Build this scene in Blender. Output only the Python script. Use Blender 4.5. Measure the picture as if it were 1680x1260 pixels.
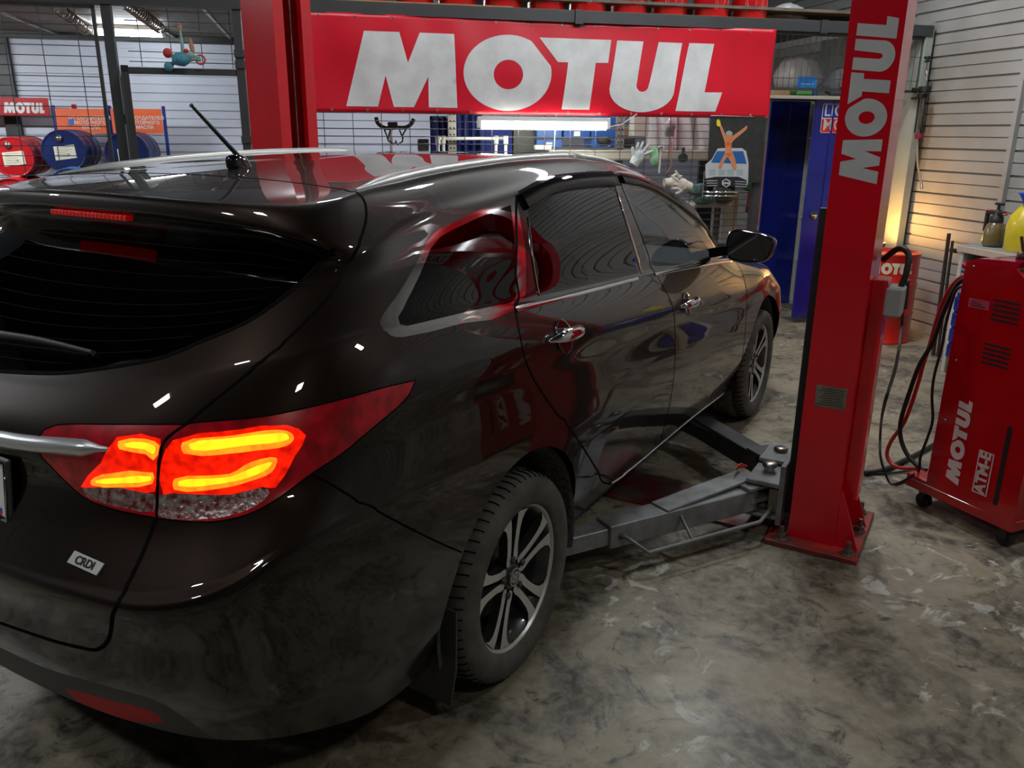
import bpy, math, random
import numpy as np
from mathutils import Vector, Matrix
from mathutils.geometry import delaunay_2d_cdt
from mathutils.bvhtree import BVHTree
random.seed(7)
PI=math.pi
for o in list(bpy.data.objects): bpy.data.objects.remove(o)
SC=bpy.context.scene
COL=SC.collection

# ------------------------------------------------------------ camera (world axes = the car: x forward, y to its left)
FPX=1340.0
CAMP=Vector((-1.87003951,-1.94063582,1.58774053))
YAW,PIT,ROL=math.radians(30.12012312),math.radians(17.12884622),math.radians(0.48491784)
_f=Vector((math.cos(YAW)*math.cos(PIT),math.sin(YAW)*math.cos(PIT),-math.sin(PIT)))
_r=Vector((math.sin(YAW),-math.cos(YAW),0)); _u=_r.cross(_f)
_r2=_r*math.cos(ROL)+_u*math.sin(ROL); _u2=_u*math.cos(ROL)-_r*math.sin(ROL)
camd=bpy.data.cameras.new('camera'); cam=bpy.data.objects.new('camera',camd); COL.objects.link(cam)
cam.matrix_world=Matrix(((_r2.x,_u2.x,-_f.x,CAMP.x),(_r2.y,_u2.y,-_f.y,CAMP.y),(_r2.z,_u2.z,-_f.z,CAMP.z),(0,0,0,1)))
camd.sensor_fit='HORIZONTAL'; camd.sensor_width=36.0; camd.lens=FPX*36.0/1680.0
camd.clip_start=.02; camd.clip_end=100
SC.camera=cam
# ------------------------------------------------------------ world + exposure
w=bpy.data.worlds.new('world'); SC.world=w; w.use_nodes=True
w.node_tree.nodes['Background'].inputs[0].default_value=(.75,.85,1,1)
w.node_tree.nodes['Background'].inputs[1].default_value=.05
SC.view_settings.view_transform='Standard'; SC.view_settings.look='None'
SC.view_settings.exposure=0.12; SC.view_settings.gamma=1.0; SC.view_settings.use_curve_mapping=False

# ------------------------------------------------------------ room frame: a to the right along the banner, b into the depth, z up
TH=math.radians(43.3)
EA=Vector((math.sin(TH),-math.cos(TH),0)); EB=Vector((math.cos(TH),math.sin(TH),0))
RROT=TH-PI/2
def RW(a,b,z): return EA*a+EB*b+Vector((0,0,z))
def ray(x,y): return (_f*FPX+_r2*(x-840)-_u2*(y-630)).normalized()
def RP(x,y,ax,val):                     # the point of a room plane seen at a place of the photograph, in room axes
    d=ray(x,y); dd=(d.dot(EA),d.dot(EB),d.z); c=(CAMP.dot(EA),CAMP.dot(EB),CAMP.z)
    t=(val-c[ax])/dd[ax]; return Vector([c[i]+t*dd[i] for i in range(3)])
def WP(x,y,ax,val):
    d=ray(x,y); t=(val-CAMP[ax])/d[ax]; return CAMP+d*t

# ------------------------------------------------------------ materials
MATS={}
def nd(nt,t,**kw):
    n=nt.nodes.new(t)
    for k,v in kw.items():
        if k.startswith('i_'): n.inputs[k[2:].replace('_',' ')].default_value=v
        else: setattr(n,k,v)
    return n
def mat(name,col,rough=.5,metal=0,coat=0,var=.06,scale=6,bump=0,bscale=60,emis=None,es=1,col2=None,rvar=.0,alpha=None,spec=.5,coatr=.03,emis2=None):
    if name in MATS: return MATS[name]
    m=bpy.data.materials.new(name); m.use_nodes=True; nt=m.node_tree; b=nt.nodes['Principled BSDF']; L=nt.links
    b.inputs['Roughness'].default_value=rough; b.inputs['Metallic'].default_value=metal
    b.inputs['Coat Weight'].default_value=coat; b.inputs['Coat Roughness'].default_value=coatr
    b.inputs['Specular IOR Level'].default_value=spec
    tc=nd(nt,'ShaderNodeTexCoord')
    no=nd(nt,'ShaderNodeTexNoise'); no.inputs['Scale'].default_value=scale; no.inputs['Detail'].default_value=6
    L.new(tc.outputs['Object'],no.inputs['Vector'])
    mx=nd(nt,'ShaderNodeMix',data_type='RGBA'); r=nd(nt,'ShaderNodeMapRange'); L.new(no.outputs['Fac'],r.inputs['Value'])
    r.inputs['From Min'].default_value=.35; r.inputs['From Max'].default_value=.65
    L.new(r.outputs['Result'],mx.inputs['Factor'])
    c2=col2 if col2 else tuple(c*(1-var*2) for c in col)
    mx.inputs['A'].default_value=(*col,1); mx.inputs['B'].default_value=(*c2,1)
    L.new(mx.outputs['Result'],b.inputs['Base Color'])
    if rvar:
        rr=nd(nt,'ShaderNodeMapRange'); rr.inputs['To Min'].default_value=max(0,rough-rvar); rr.inputs['To Max'].default_value=rough+rvar
        L.new(no.outputs['Fac'],rr.inputs['Value']); L.new(rr.outputs['Result'],b.inputs['Roughness'])
    if bump:
        n2=nd(nt,'ShaderNodeTexNoise'); n2.inputs['Scale'].default_value=bscale; n2.inputs['Detail'].default_value=4
        L.new(tc.outputs['Object'],n2.inputs['Vector'])
        bp=nd(nt,'ShaderNodeBump'); bp.inputs['Strength'].default_value=bump; bp.inputs['Distance'].default_value=.01
        L.new(n2.outputs['Fac'],bp.inputs['Height']); L.new(bp.outputs['Normal'],b.inputs['Normal'])
    if emis:
        b.inputs['Emission Color'].default_value=(*emis,1); b.inputs['Emission Strength'].default_value=es
        if emis2:
            me_=nd(nt,'ShaderNodeMix',data_type='RGBA'); me_.inputs['A'].default_value=(*emis,1); me_.inputs['B'].default_value=(*emis2,1); L.new(r.outputs['Result'],me_.inputs['Factor']); L.new(me_.outputs['Result'],b.inputs['Emission Color'])
    if alpha is not None: b.inputs['Alpha'].default_value=alpha
    MATS[name]=m; return m
def glassmat(name,tint,rough=0.0,fr=1.5,gl=1.0):
    if name in MATS: return MATS[name]
    m=bpy.data.materials.new(name); m.use_nodes=True; nt=m.node_tree; nt.nodes.clear(); L=nt.links
    out=nd(nt,'ShaderNodeOutputMaterial'); mx=nd(nt,'ShaderNodeMixShader'); tr=nd(nt,'ShaderNodeBsdfTransparent'); g=nd(nt,'ShaderNodeBsdfGlossy')
    f=nd(nt,'ShaderNodeFresnel'); f.inputs['IOR'].default_value=fr
    no=nd(nt,'ShaderNodeTexNoise'); no.inputs['Scale'].default_value=3
    cr=nd(nt,'ShaderNodeMix',data_type='RGBA'); cr.inputs['A'].default_value=(*tint,1); cr.inputs['B'].default_value=(*[t*.92 for t in tint],1)
    L.new(no.outputs['Fac'],cr.inputs['Factor']); L.new(cr.outputs['Result'],tr.inputs['Color'])
    g.inputs['Roughness'].default_value=rough; g.inputs['Color'].default_value=(gl,gl,gl,1)
    L.new(f.outputs[0],mx.inputs[0]); L.new(tr.outputs[0],mx.inputs[1]); L.new(g.outputs[0],mx.inputs[2]); L.new(mx.outputs[0],out.inputs[0])
    MATS[name]=m; return m

# ------------------------------------------------------------ mesh builder
def rotz(a): return Matrix.Rotation(a,4,'Z')
def frame(o,x,y,z):
    return Matrix(((x[0],y[0],z[0],o[0]),(x[1],y[1],z[1],o[1]),(x[2],y[2],z[2],o[2]),(0,0,0,1)))
class MB:
    def __init__(s): s.v=[]; s.f=[]; s.sm=[]; s.T=Matrix.Identity(4)
    def add(s,vs,fs,smooth=False):
        n=len(s.v); s.v+=[s.T@Vector(v) for v in vs]
        for f in fs: s.f.append([n+i for i in f]); s.sm.append(smooth)
        return s
    def box(s,x0,x1,y0,y1,z0,z1,bev=0,M=None):
        if bev>0:
            b=min(bev,abs(x1-x0)/2.01,abs(y1-y0)/2.01,abs(z1-z0)/2.01)
            vs=[];idx={}
            for ix in (0,1):
                for iy in (0,1):
                    for iz in (0,1):
                        X=(x0,x1)[ix];Y=(y0,y1)[iy];Z=(z0,z1)[iz];dx=b if ix==0 else -b;dy=b if iy==0 else -b;dz=b if iz==0 else -b
                        for k,p in enumerate(((X,Y+dy,Z+dz),(X+dx,Y,Z+dz),(X+dx,Y+dy,Z))):
                            idx[(ix,iy,iz,k)]=len(vs); vs.append(p)
            fs=[]
            for i in (0,1):
                q=[(i,0,0,0),(i,1,0,0),(i,1,1,0),(i,0,1,0)]; q=q if i else q[::-1]; fs.append([idx[k] for k in q])
                q=[(0,i,0,1),(0,i,1,1),(1,i,1,1),(1,i,0,1)]; q=q if i else q[::-1]; fs.append([idx[k] for k in q])
                q=[(0,0,i,2),(1,0,i,2),(1,1,i,2),(0,1,i,2)]; q=q if i else q[::-1]; fs.append([idx[k] for k in q])
            for i in (0,1):
                for j in (0,1):
                    fs.append([idx[(i,j,0,0)],idx[(i,j,1,0)],idx[(i,j,1,1)],idx[(i,j,0,1)]])
                    fs.append([idx[(i,0,j,0)],idx[(i,1,j,0)],idx[(i,1,j,2)],idx[(i,0,j,2)]])
                    fs.append([idx[(0,i,j,1)],idx[(1,i,j,1)],idx[(1,i,j,2)],idx[(0,i,j,2)]])
            for k in [(i,j,l) for i in (0,1) for j in (0,1) for l in (0,1)]:
                fs.append([idx[(*k,0)],idx[(*k,1)],idx[(*k,2)]])
            c=Vector(((x0+x1)/2,(y0+y1)/2,(z0+z1)/2))
            for i,f in enumerate(fs):
                p=[Vector(vs[k]) for k in f]; n=(p[1]-p[0]).cross(p[2]-p[0]); m=sum(p,Vector())/len(p)
                if n.dot(m-c)<0: fs[i]=f[::-1]
        else:
            vs=[(x0,y0,z0),(x1,y0,z0),(x1,y1,z0),(x0,y1,z0),(x0,y0,z1),(x1,y0,z1),(x1,y1,z1),(x0,y1,z1)]
            fs=[(0,3,2,1),(4,5,6,7),(0,1,5,4),(1,2,6,5),(2,3,7,6),(3,0,4,7)]
        if M is not None: vs=[M@Vector(v) for v in vs]
        return s.add(vs,fs)
    def beam(s,p0,p1,w,h,up=(0,0,1),bev=0):
        p0=Vector(p0);p1=Vector(p1);d=p1-p0;L=d.length;d=d.normalized();u=Vector(up);r=d.cross(u)
        if r.length<1e-4: r=d.cross(Vector((1,0,0)))
        r.normalize();u=r.cross(d)
        return s.box(0,L,-w/2,w/2,-h/2,h/2,bev,frame(p0,d,-r,u))
    def lathe(s,prof,seg=24,o=(0,0,0),ax=(0,0,1),smooth=True,caps=True,a0=0,a1=2*PI):
        ax=Vector(ax).normalized(); t=Vector((1,0,0)) if abs(ax.x)<.9 else Vector((0,1,0)); x=(t-ax*t.dot(ax)).normalized(); y=ax.cross(x); o=Vector(o)
        full=abs(a1-a0-2*PI)<1e-6; n=seg if full else seg+1; vs=[]
        for (r,h) in prof:
            for i in range(n):
                a=a0+(a1-a0)*i/seg; vs.append(o+ax*h+(x*math.cos(a)+y*math.sin(a))*r)
        fs=[]
        for j in range(len(prof)-1):
            for i in range(seg):
                k=(i+1)%n; fs.append((j*n+i,j*n+k,(j+1)*n+k,(j+1)*n+i))
        s.add(vs,fs,smooth)
        if caps and full:
            if prof[0][0]>1e-6: s.add([vs[i] for i in range(n)],[list(range(n))[::-1]])
            if prof[-1][0]>1e-6: s.add([vs[(len(prof)-1)*n+i] for i in range(n)],[list(range(n))])
        return s
    def cyl(s,p0,p1,r,r1=None,seg=16,smooth=True):
        p0=Vector(p0);p1=Vector(p1);d=p1-p0; return s.lathe([(r,0),(r if r1 is None else r1,d.length)],seg,p0,d,smooth)
    def tube(s,pts,r,seg=8,caps=True,rs=None):
        pts=[Vector(p) for p in pts]; n=len(pts); vs=[];fs=[]
        prev=None
        for i,p in enumerate(pts):
            d=(pts[min(i+1,n-1)]-pts[max(i-1,0)]).normalized()
            if prev is None:
                t=Vector((0,0,1)) if abs(d.z)<.9 else Vector((1,0,0)); x=(t-d*t.dot(d)).normalized()
            else: x=(prev-d*prev.dot(d)).normalized()
            prev=x; y=d.cross(x); rr=r if rs is None else rs[i]
            for k in range(seg):
                a=2*PI*k/seg; vs.append(p+(x*math.cos(a)+y*math.sin(a))*rr)
        for i in range(n-1):
            for k in range(seg):
                l=(k+1)%seg; fs.append((i*seg+k,i*seg+l,(i+1)*seg+l,(i+1)*seg+k))
        s.add(vs,fs,True)
        if caps: s.add([vs[k] for k in range(seg)],[list(range(seg))[::-1]]); s.add([vs[(n-1)*seg+k] for k in range(seg)],[list(range(seg))])
        return s
    def prism(s,poly,t0,t1,M=None,holes=(),smooth=False):   # polygon in local xy, extruded over z
        loops=[list(poly)]+[list(h) for h in holes]; v2=[];ed=[];n0=0
        for lp in loops:
            k=len(lp); v2+=[Vector((p[0],p[1])) for p in lp]; ed+=[(n0+i,n0+(i+1)%k) for i in range(k)]; n0+=k
        if len(loops)==1 and False: pass
        r=delaunay_2d_cdt(v2,ed,[],1 if not holes else 0,1e-7)
        V,F=r[0],r[2]
        def inside(p,lp):
            c=False;k=len(lp)
            for i in range(k):
                x0,y0=lp[i];x1,y1=lp[(i+1)%k]
                if (y0>p[1])!=(y1>p[1]) and p[0]<(x1-x0)*(p[1]-y0)/(y1-y0)+x0: c=not c
            return c
        tri=[]
        for f in F:
            c=((V[f[0]].x+V[f[1]].x+V[f[2]].x)/3,(V[f[0]].y+V[f[1]].y+V[f[2]].y)/3)
            if inside(c,loops[0]) and not any(inside(c,h) for h in loops[1:]):
                a=(V[f[1]]-V[f[0]]).cross(V[f[2]]-V[f[0]]); tri.append(list(f) if a>0 else list(f)[::-1])
        MM=M if M is not None else Matrix.Identity(4)
        s.add([MM@Vector((p.x,p.y,t1)) for p in V],tri); s.add([MM@Vector((p.x,p.y,t0)) for p in V],[f[::-1] for f in tri])
        for li,lp in enumerate(loops):
            k=len(lp); ar=sum(lp[i][0]*lp[(i+1)%k][1]-lp[(i+1)%k][0]*lp[i][1] for i in range(k))
            vs=[MM@Vector((p[0],p[1],t0)) for p in lp]+[MM@Vector((p[0],p[1],t1)) for p in lp]
            fs=[(i,(i+1)%k,k+(i+1)%k,k+i) for i in range(k)]
            if (ar<0)!=(li>0): fs=[f[::-1] for f in fs]
            s.add(vs,fs,smooth)
        return s
    def sphere(s,c,r,seg=16,rings=10,sq=(1,1,1)):
        c=Vector(c);vs=[];fs=[]
        for j in range(rings+1):
            t=PI*j/rings
            for i in range(seg):
                a=2*PI*i/seg; vs.append(c+Vector((r*sq[0]*math.sin(t)*math.cos(a),r*sq[1]*math.sin(t)*math.sin(a),-r*sq[2]*math.cos(t))))
        for j in range(rings):
            for i in range(seg):
                k=(i+1)%seg; fs.append((j*seg+i,j*seg+k,(j+1)*seg+k,(j+1)*seg+i))
        return s.add(vs,fs,True)
    def build(s,name,m,parent=None,loc=None,rz=None,bev=0):
        me=bpy.data.meshes.new(name); me.from_pydata([tuple(v) for v in s.v],[],s.f); me.validate()
        if len(me.polygons)==len(s.sm): me.polygons.foreach_set('use_smooth',s.sm)
        me.materials.append(m); o=bpy.data.objects.new(name,me); COL.objects.link(o)
        if parent is not None: o.parent=parent
        if loc is not None: o.location=loc
        if rz is not None: o.rotation_euler=(0,0,rz)
        return o
def tag(o,label=None,cat=None,group=None,kind=None):
    if label: o['label']=label
    if cat: o['category']=cat
    if group: o['group']=group
    if kind: o['kind']=kind
    return o
def thing(name,label,cat,loc,rz=0,group=None):
    o=bpy.data.objects.new(name,None); COL.objects.link(o); o.location=loc; o.rotation_euler=(0,0,rz); o.empty_display_size=.1
    return tag(o,label,cat,group)
def rthing(name,label,cat,a,b,z=0,rz=0,group=None): return thing(name,label,cat,RW(a,b,z),RROT+rz,group)
def copytree(o,parent=None):
    c=o.copy(); COL.objects.link(c)
    if parent is not None: c.parent=parent
    for ch in list(o.children): copytree(ch,c)
    return c
def struct(o): o['kind']='structure'; return o
def textmesh(name,txt,size,m,parent,M,depth=.001,align='CENTER',shear=0,bold=0):
    cu=bpy.data.curves.new(name,'FONT'); cu.body=txt; cu.size=size; cu.extrude=depth; cu.align_x=align; cu.align_y='CENTER'; cu.shear=shear; cu.offset=bold
    t=bpy.data.objects.new('t',cu); COL.objects.link(t); dg=bpy.context.evaluated_depsgraph_get(); dg.update()
    me=bpy.data.meshes.new_from_object(t.evaluated_get(dg)); bpy.data.objects.remove(t); me.transform(M); me.materials.clear(); me.materials.append(m)
    o=bpy.data.objects.new(name,me); COL.objects.link(o); me.name=name
    if parent is not None: o.parent=parent
    return o
def arc(cx,cy,r,a0,a1,n,ry=None):
    ry=r if ry is None else ry
    return [(cx+r*math.cos(math.radians(a0+(a1-a0)*i/n)),cy+ry*math.sin(math.radians(a0+(a1-a0)*i/n))) for i in range(n+1)]
# the wide five letter word of the banner, traced; unit letter height, starts at x=0
def _n(x,y):
    yt=137+(x-418)*.0235
    return ((x-310)/473.0,(612-y)/(612-yt))
def wordshape():
    Mp=[(310,612),(418,137),(600,141),(641,330),(707,143),(890,148),(905,612),(748,612),(748,415),(668,612),(560,612),(522,412),(476,612)]
    Op=[(1186+247*math.cos(t),387+240*math.sin(t)) for t in [math.radians(a) for a in range(-12,302,6)]]
    Op=[p for p in Op]+[(1318,184)]
    Oh=arc(1188,395,82,0,354,30,93)
    Tp=[(1362,160),(1775,170),(1760,313),(1688,313),(1660,612),(1498,612),(1527,313),(1468,312)]
    Up=[(1810,172),(1965,177),(1935,440)]+[(1970+37*math.cos(math.radians(a)),450+42*math.sin(math.radians(a))) for a in range(180,-1,-20)]+[(2012,430),(2055,180),(2198,184),(2163,470)]
    Up+=[(1968+195*math.cos(math.radians(a)),478+145*math.sin(math.radians(a))) for a in range(0,181,12)]
    Lp=[(2240,184),(2392,188),(2350,490),(2460,490),(2425,612),(2178,612)]
    return [([_n(*p) for p in s],[[_n(*p) for p in h] for h in hs]) for s,hs in ((Mp,[]),(Op,[Oh]),(Tp,[]),(Up,[]),(Lp,[]))]
WORD=wordshape(); WORDW=(2460-310)/473.0
def word(mb,M,t0=0,t1=.001):
    for s,h in WORD: mb.prism(s,t0,t1,M,h)
def pinp(P,poly):
    c=np.zeros(len(P),bool); n=len(poly)
    for i in range(n):
        x0,y0=poly[i];x1,y1=poly[(i+1)%n]
        if y0==y1: continue
        m=((y0>P[:,1])!=(y1>P[:,1]))
        c^=m&(P[:,0]<(x1-x0)*(P[:,1]-y0)/(y1-y0)+x0)
    return c
def smooth(pts,n=6,closed=False):
    P=[np.array(p,float) for p in pts]; out=[]; N=len(P)
    for i in range(N if closed else N-1):
        if closed: a,b,c,d=P[i-1],P[i],P[(i+1)%N],P[(i+2)%N]
        else: a,b,c,d=P[max(i-1,0)],P[i],P[i+1],P[min(i+2,N-1)]
        for k in range(n):
            t=k/n; out.append(tuple(.5*((2*b)+(-a+c)*t+(2*a-5*b+4*c-d)*t*t+(-a+3*b-3*c+d)*t**3)))
    if not closed: out.append(tuple(P[-1]))
    return out

# ------------------------------------------------------------ the car's outer surface: 16 contour rows of 17 stations (x, half width, z)
def _L(s): return [tuple(float(v) for v in t.split(',')) for t in s.split()]
NET=[
# 0 bottom edge
_L('-1.02,0,.33 -1.01,.25,.33 -.985,.45,.33 -.94,.63,.33 -.87,.745,.325 -.75,.815,.30 -.60,.84,.26 -.3,.84,.25 .1,.83,.26 .6,.82,.285 1.2,.82,.28 1.8,.82,.27 2.3,.83,.26 2.8,.83,.25 3.25,.80,.24 3.5,.55,.22 3.62,0,.22'),
# 1 top of the plastic trim
_L('-1.10,0,.49 -1.085,.25,.49 -1.06,.48,.488 -1.015,.66,.48 -.945,.785,.47 -.82,.855,.46 -.62,.885,.42 -.3,.885,.41 .1,.88,.41 .6,.865,.41 1.2,.865,.40 1.8,.865,.40 2.3,.875,.40 2.8,.885,.40 3.25,.86,.40 3.57,.58,.38 3.70,0,.38'),
# 2
_L('-1.125,0,.63 -1.11,.25,.63 -1.085,.49,.63 -1.045,.68,.63 -.97,.81,.62 -.84,.875,.62 -.62,.905,.61 -.3,.905,.60 .1,.905,.60 .6,.90,.60 1.2,.90,.59 1.8,.90,.58 2.3,.905,.56 2.8,.91,.55 3.25,.88,.53 3.60,.60,.52 3.73,0,.52'),
# 3 crease
_L('-1.14,0,.725 -1.125,.25,.727 -1.105,.5,.73 -1.065,.70,.738 -.99,.825,.775 -.86,.878,.82 -.62,.905,.82 -.3,.908,.78 .1,.905,.76 .6,.903,.75 1.2,.903,.72 1.8,.903,.69 2.3,.907,.67 2.8,.905,.66 3.25,.87,.65 3.58,.60,.66 3.73,0,.66'),
# 4
_L('-1.122,0,.748 -1.108,.25,.75 -1.085,.5,.753 -1.04,.69,.762 -.967,.81,.797 -.845,.868,.842 -.61,.90,.85 -.3,.905,.82 .1,.903,.80 .6,.901,.79 1.2,.901,.76 1.8,.901,.73 2.3,.903,.71 2.8,.90,.70 3.25,.86,.70 3.56,.60,.71 3.71,0,.72'),
# 5
_L('-1.055,0,.87 -1.04,.25,.87 -1.01,.45,.87 -.965,.62,.87 -.90,.75,.885 -.795,.835,.91 -.60,.885,.94 -.3,.897,.94 .1,.898,.91 .6,.898,.885 1.2,.897,.85 1.8,.895,.79 2.3,.895,.76 2.8,.885,.765 3.2,.83,.765 3.46,.58,.80 3.60,0,.80'),
# 6 swage
_L('-1.045,0,.985 -1.03,.25,.985 -.995,.45,.99 -.935,.62,.995 -.855,.745,1.005 -.745,.825,1.03 -.58,.875,1.065 -.3,.897,1.055 .1,.903,1.025 .6,.905,.985 1.2,.905,.93 1.8,.903,.865 2.3,.895,.825 2.8,.865,.84 3.15,.78,.84 3.30,.55,.88 3.40,0,.89'),
# 7 belt
_L('-.965,0,1.06 -.95,.25,1.07 -.91,.45,1.09 -.855,.60,1.115 -.775,.71,1.14 -.675,.79,1.16 -.54,.825,1.168 -.3,.84,1.155 .1,.845,1.13 .6,.845,1.10 1.2,.84,1.068 1.8,.83,1.025 2.3,.80,.98 2.75,.72,.945 2.95,.62,.935 3.0,.4,.95 3.05,0,.955'),
# 8
_L('-.945,0,1.08 -.93,.25,1.09 -.89,.44,1.11 -.835,.585,1.135 -.76,.695,1.158 -.66,.772,1.177 -.53,.812,1.186 -.3,.828,1.175 .1,.833,1.15 .6,.833,1.12 1.2,.828,1.088 1.8,.815,1.043 2.25,.785,1.0 2.45,.71,.99 2.53,.58,.99 2.6,.35,1.0 2.65,0,1.0'),
# 9 mid glass
_L('-.80,0,1.205 -.785,.25,1.21 -.755,.42,1.22 -.71,.545,1.232 -.65,.64,1.248 -.575,.71,1.262 -.47,.752,1.272 -.3,.77,1.277 .1,.778,1.275 .6,.782,1.285 1.2,.782,1.27 1.75,.775,1.19 2.08,.765,1.10 2.25,.69,1.085 2.32,.56,1.09 2.38,.33,1.10 2.42,0,1.10'),
# 10 window top
_L('-.57,0,1.365 -.562,.25,1.362 -.548,.40,1.357 -.525,.51,1.35 -.508,.612,1.328 -.482,.682,1.308 -.41,.708,1.320 -.25,.695,1.368 .1,.705,1.40 .6,.705,1.44 1.15,.705,1.43 1.6,.71,1.345 1.95,.725,1.235 2.05,.63,1.24 2.08,.50,1.25 2.12,.3,1.255 2.15,0,1.26'),
# 11 spoiler lower edge
_L('-.625,0,1.400 -.618,.25,1.398 -.60,.42,1.39 -.572,.54,1.378 -.535,.632,1.358 -.475,.685,1.335 -.39,.698,1.345 -.25,.685,1.385 .1,.685,1.42 .6,.68,1.462 1.1,.68,1.452 1.5,.685,1.385 1.85,.70,1.277 1.88,.60,1.305 1.90,.47,1.325 1.93,.28,1.335 1.95,0,1.34'),
# 12 spoiler crest / roof edge
_L('-.618,0,1.432 -.611,.25,1.429 -.588,.42,1.425 -.548,.53,1.422 -.483,.60,1.424 -.415,.626,1.430 -.34,.63,1.440 -.2,.632,1.452 .1,.63,1.478 .6,.625,1.498 1.05,.625,1.488 1.42,.63,1.432 1.70,.64,1.35 1.70,.56,1.375 1.71,.45,1.395 1.73,.25,1.405 1.75,0,1.41'),
# 13
_L('-.585,0,1.439 -.578,.245,1.436 -.557,.408,1.432 -.518,.51,1.431 -.455,.575,1.435 -.39,.602,1.441 -.315,.602,1.452 -.16,.575,1.468 .12,.54,1.49 .6,.535,1.505 1.0,.53,1.50 1.3,.53,1.465 1.48,.52,1.425 1.50,.46,1.435 1.52,.36,1.445 1.54,.2,1.453 1.55,0,1.455'),
# 14
_L('-.30,0,1.470 -.28,.15,1.469 -.25,.22,1.469 -.2,.27,1.471 -.15,.29,1.475 -.1,.3,1.478 -.04,.30,1.482 .05,.30,1.487 .2,.30,1.497 .6,.30,1.51 .95,.30,1.508 1.15,.30,1.495 1.28,.28,1.475 1.31,.24,1.475 1.34,.17,1.477 1.36,.1,1.478 1.37,0,1.479'),
# 15 centre line
_L('0.05,0,1.493 .07,0,1.494 .1,0,1.495 .13,0,1.497 .16,0,1.499 .2,0,1.50 .25,0,1.503 .3,0,1.505 .4,0,1.509 .6,0,1.513 .8,0,1.513 .95,0,1.511 1.02,0,1.508 1.04,0,1.507 1.06,0,1.506 1.07,0,1.505 1.08,0,1.504'),
]

NETA=np.array(NET)
def _ext(rows):     # mirror across the centre plane at both ends
    m=np.array([1,-1,1.]); a=rows
    return np.concatenate([a[:,1:2]*m,a,a[:,-2:-1]*m],1)
_NE=_ext(NETA)
def _crv(p0,p1,p2,p3,t):
    def d(a,b): return np.sqrt(np.maximum(1e-4,np.sqrt(((a-b)**2).sum(-1,keepdims=True))))
    t0=np.zeros(p0.shape[:-1]+(1,)); t1=t0+d(p0,p1); t2=t1+d(p1,p2); t3=t2+d(p2,p3); tt=t1+(t2-t1)*t[...,None]
    def mx(a,b,ta,tb): return a+(b-a)*((tt-ta)/(tb-ta))
    A1=mx(p0,p1,t0,t1);A2=mx(p1,p2,t1,t2);A3=mx(p2,p3,t2,t3); B1=mx(A1,A2,t0,t2);B2=mx(A2,A3,t1,t3)
    return mx(B1,B2,t1,t2)
def SV(uv):
    uv=np.asarray(uv,float); u=np.clip(uv[:,0],0,16); v=np.clip(uv[:,1],0,15)
    i=np.minimum(u.astype(int),15); tu=u-i; j=np.minimum(v.astype(int),14); tv=v-j
    def lev(k):
        k0=np.clip(k,0,15); g=[_NE[k0,i+q] for q in range(4)]
        return _crv(*g,tu)
    a0=lev(j-1);a1=lev(j);a2=lev(j+1);a3=lev(j+2)
    e=(j==0)[:,None]; a0=np.where(e,2*a1-a2,a0)
    e=(j==14)[:,None]; a3=np.where(e,a1*np.array([1,-1,1.]),a3)
    p=_crv(a0,a1,a2,a3,tv); p[:,1]=-np.maximum(p[:,1],0)
    return p
def SN(uv,e=.02):
    uv=np.asarray(uv,float); q=[]
    for d in ((e,0),(-e,0),(0,e),(0,-e)):
        w_=uv+np.array(d); q.append(w_)
    # sample without the clamp at the centre plane by mirroring
    def P(w_):
        m=w_[:,0]<0; m2=w_[:,0]>16; m3=w_[:,1]>15; x=w_.copy(); x[m,0]*=-1; x[m2,0]=32-x[m2,0]; x[m3,1]=30-x[m3,1]; p=SV(x); p[m|m2|m3,1]*=-1; return p
    du=P(q[0])-P(q[1]); dv=P(q[2])-P(q[3]); n=np.cross(du,dv); n/=np.maximum(1e-12,np.linalg.norm(n,axis=1,keepdims=True))
    return n
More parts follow.
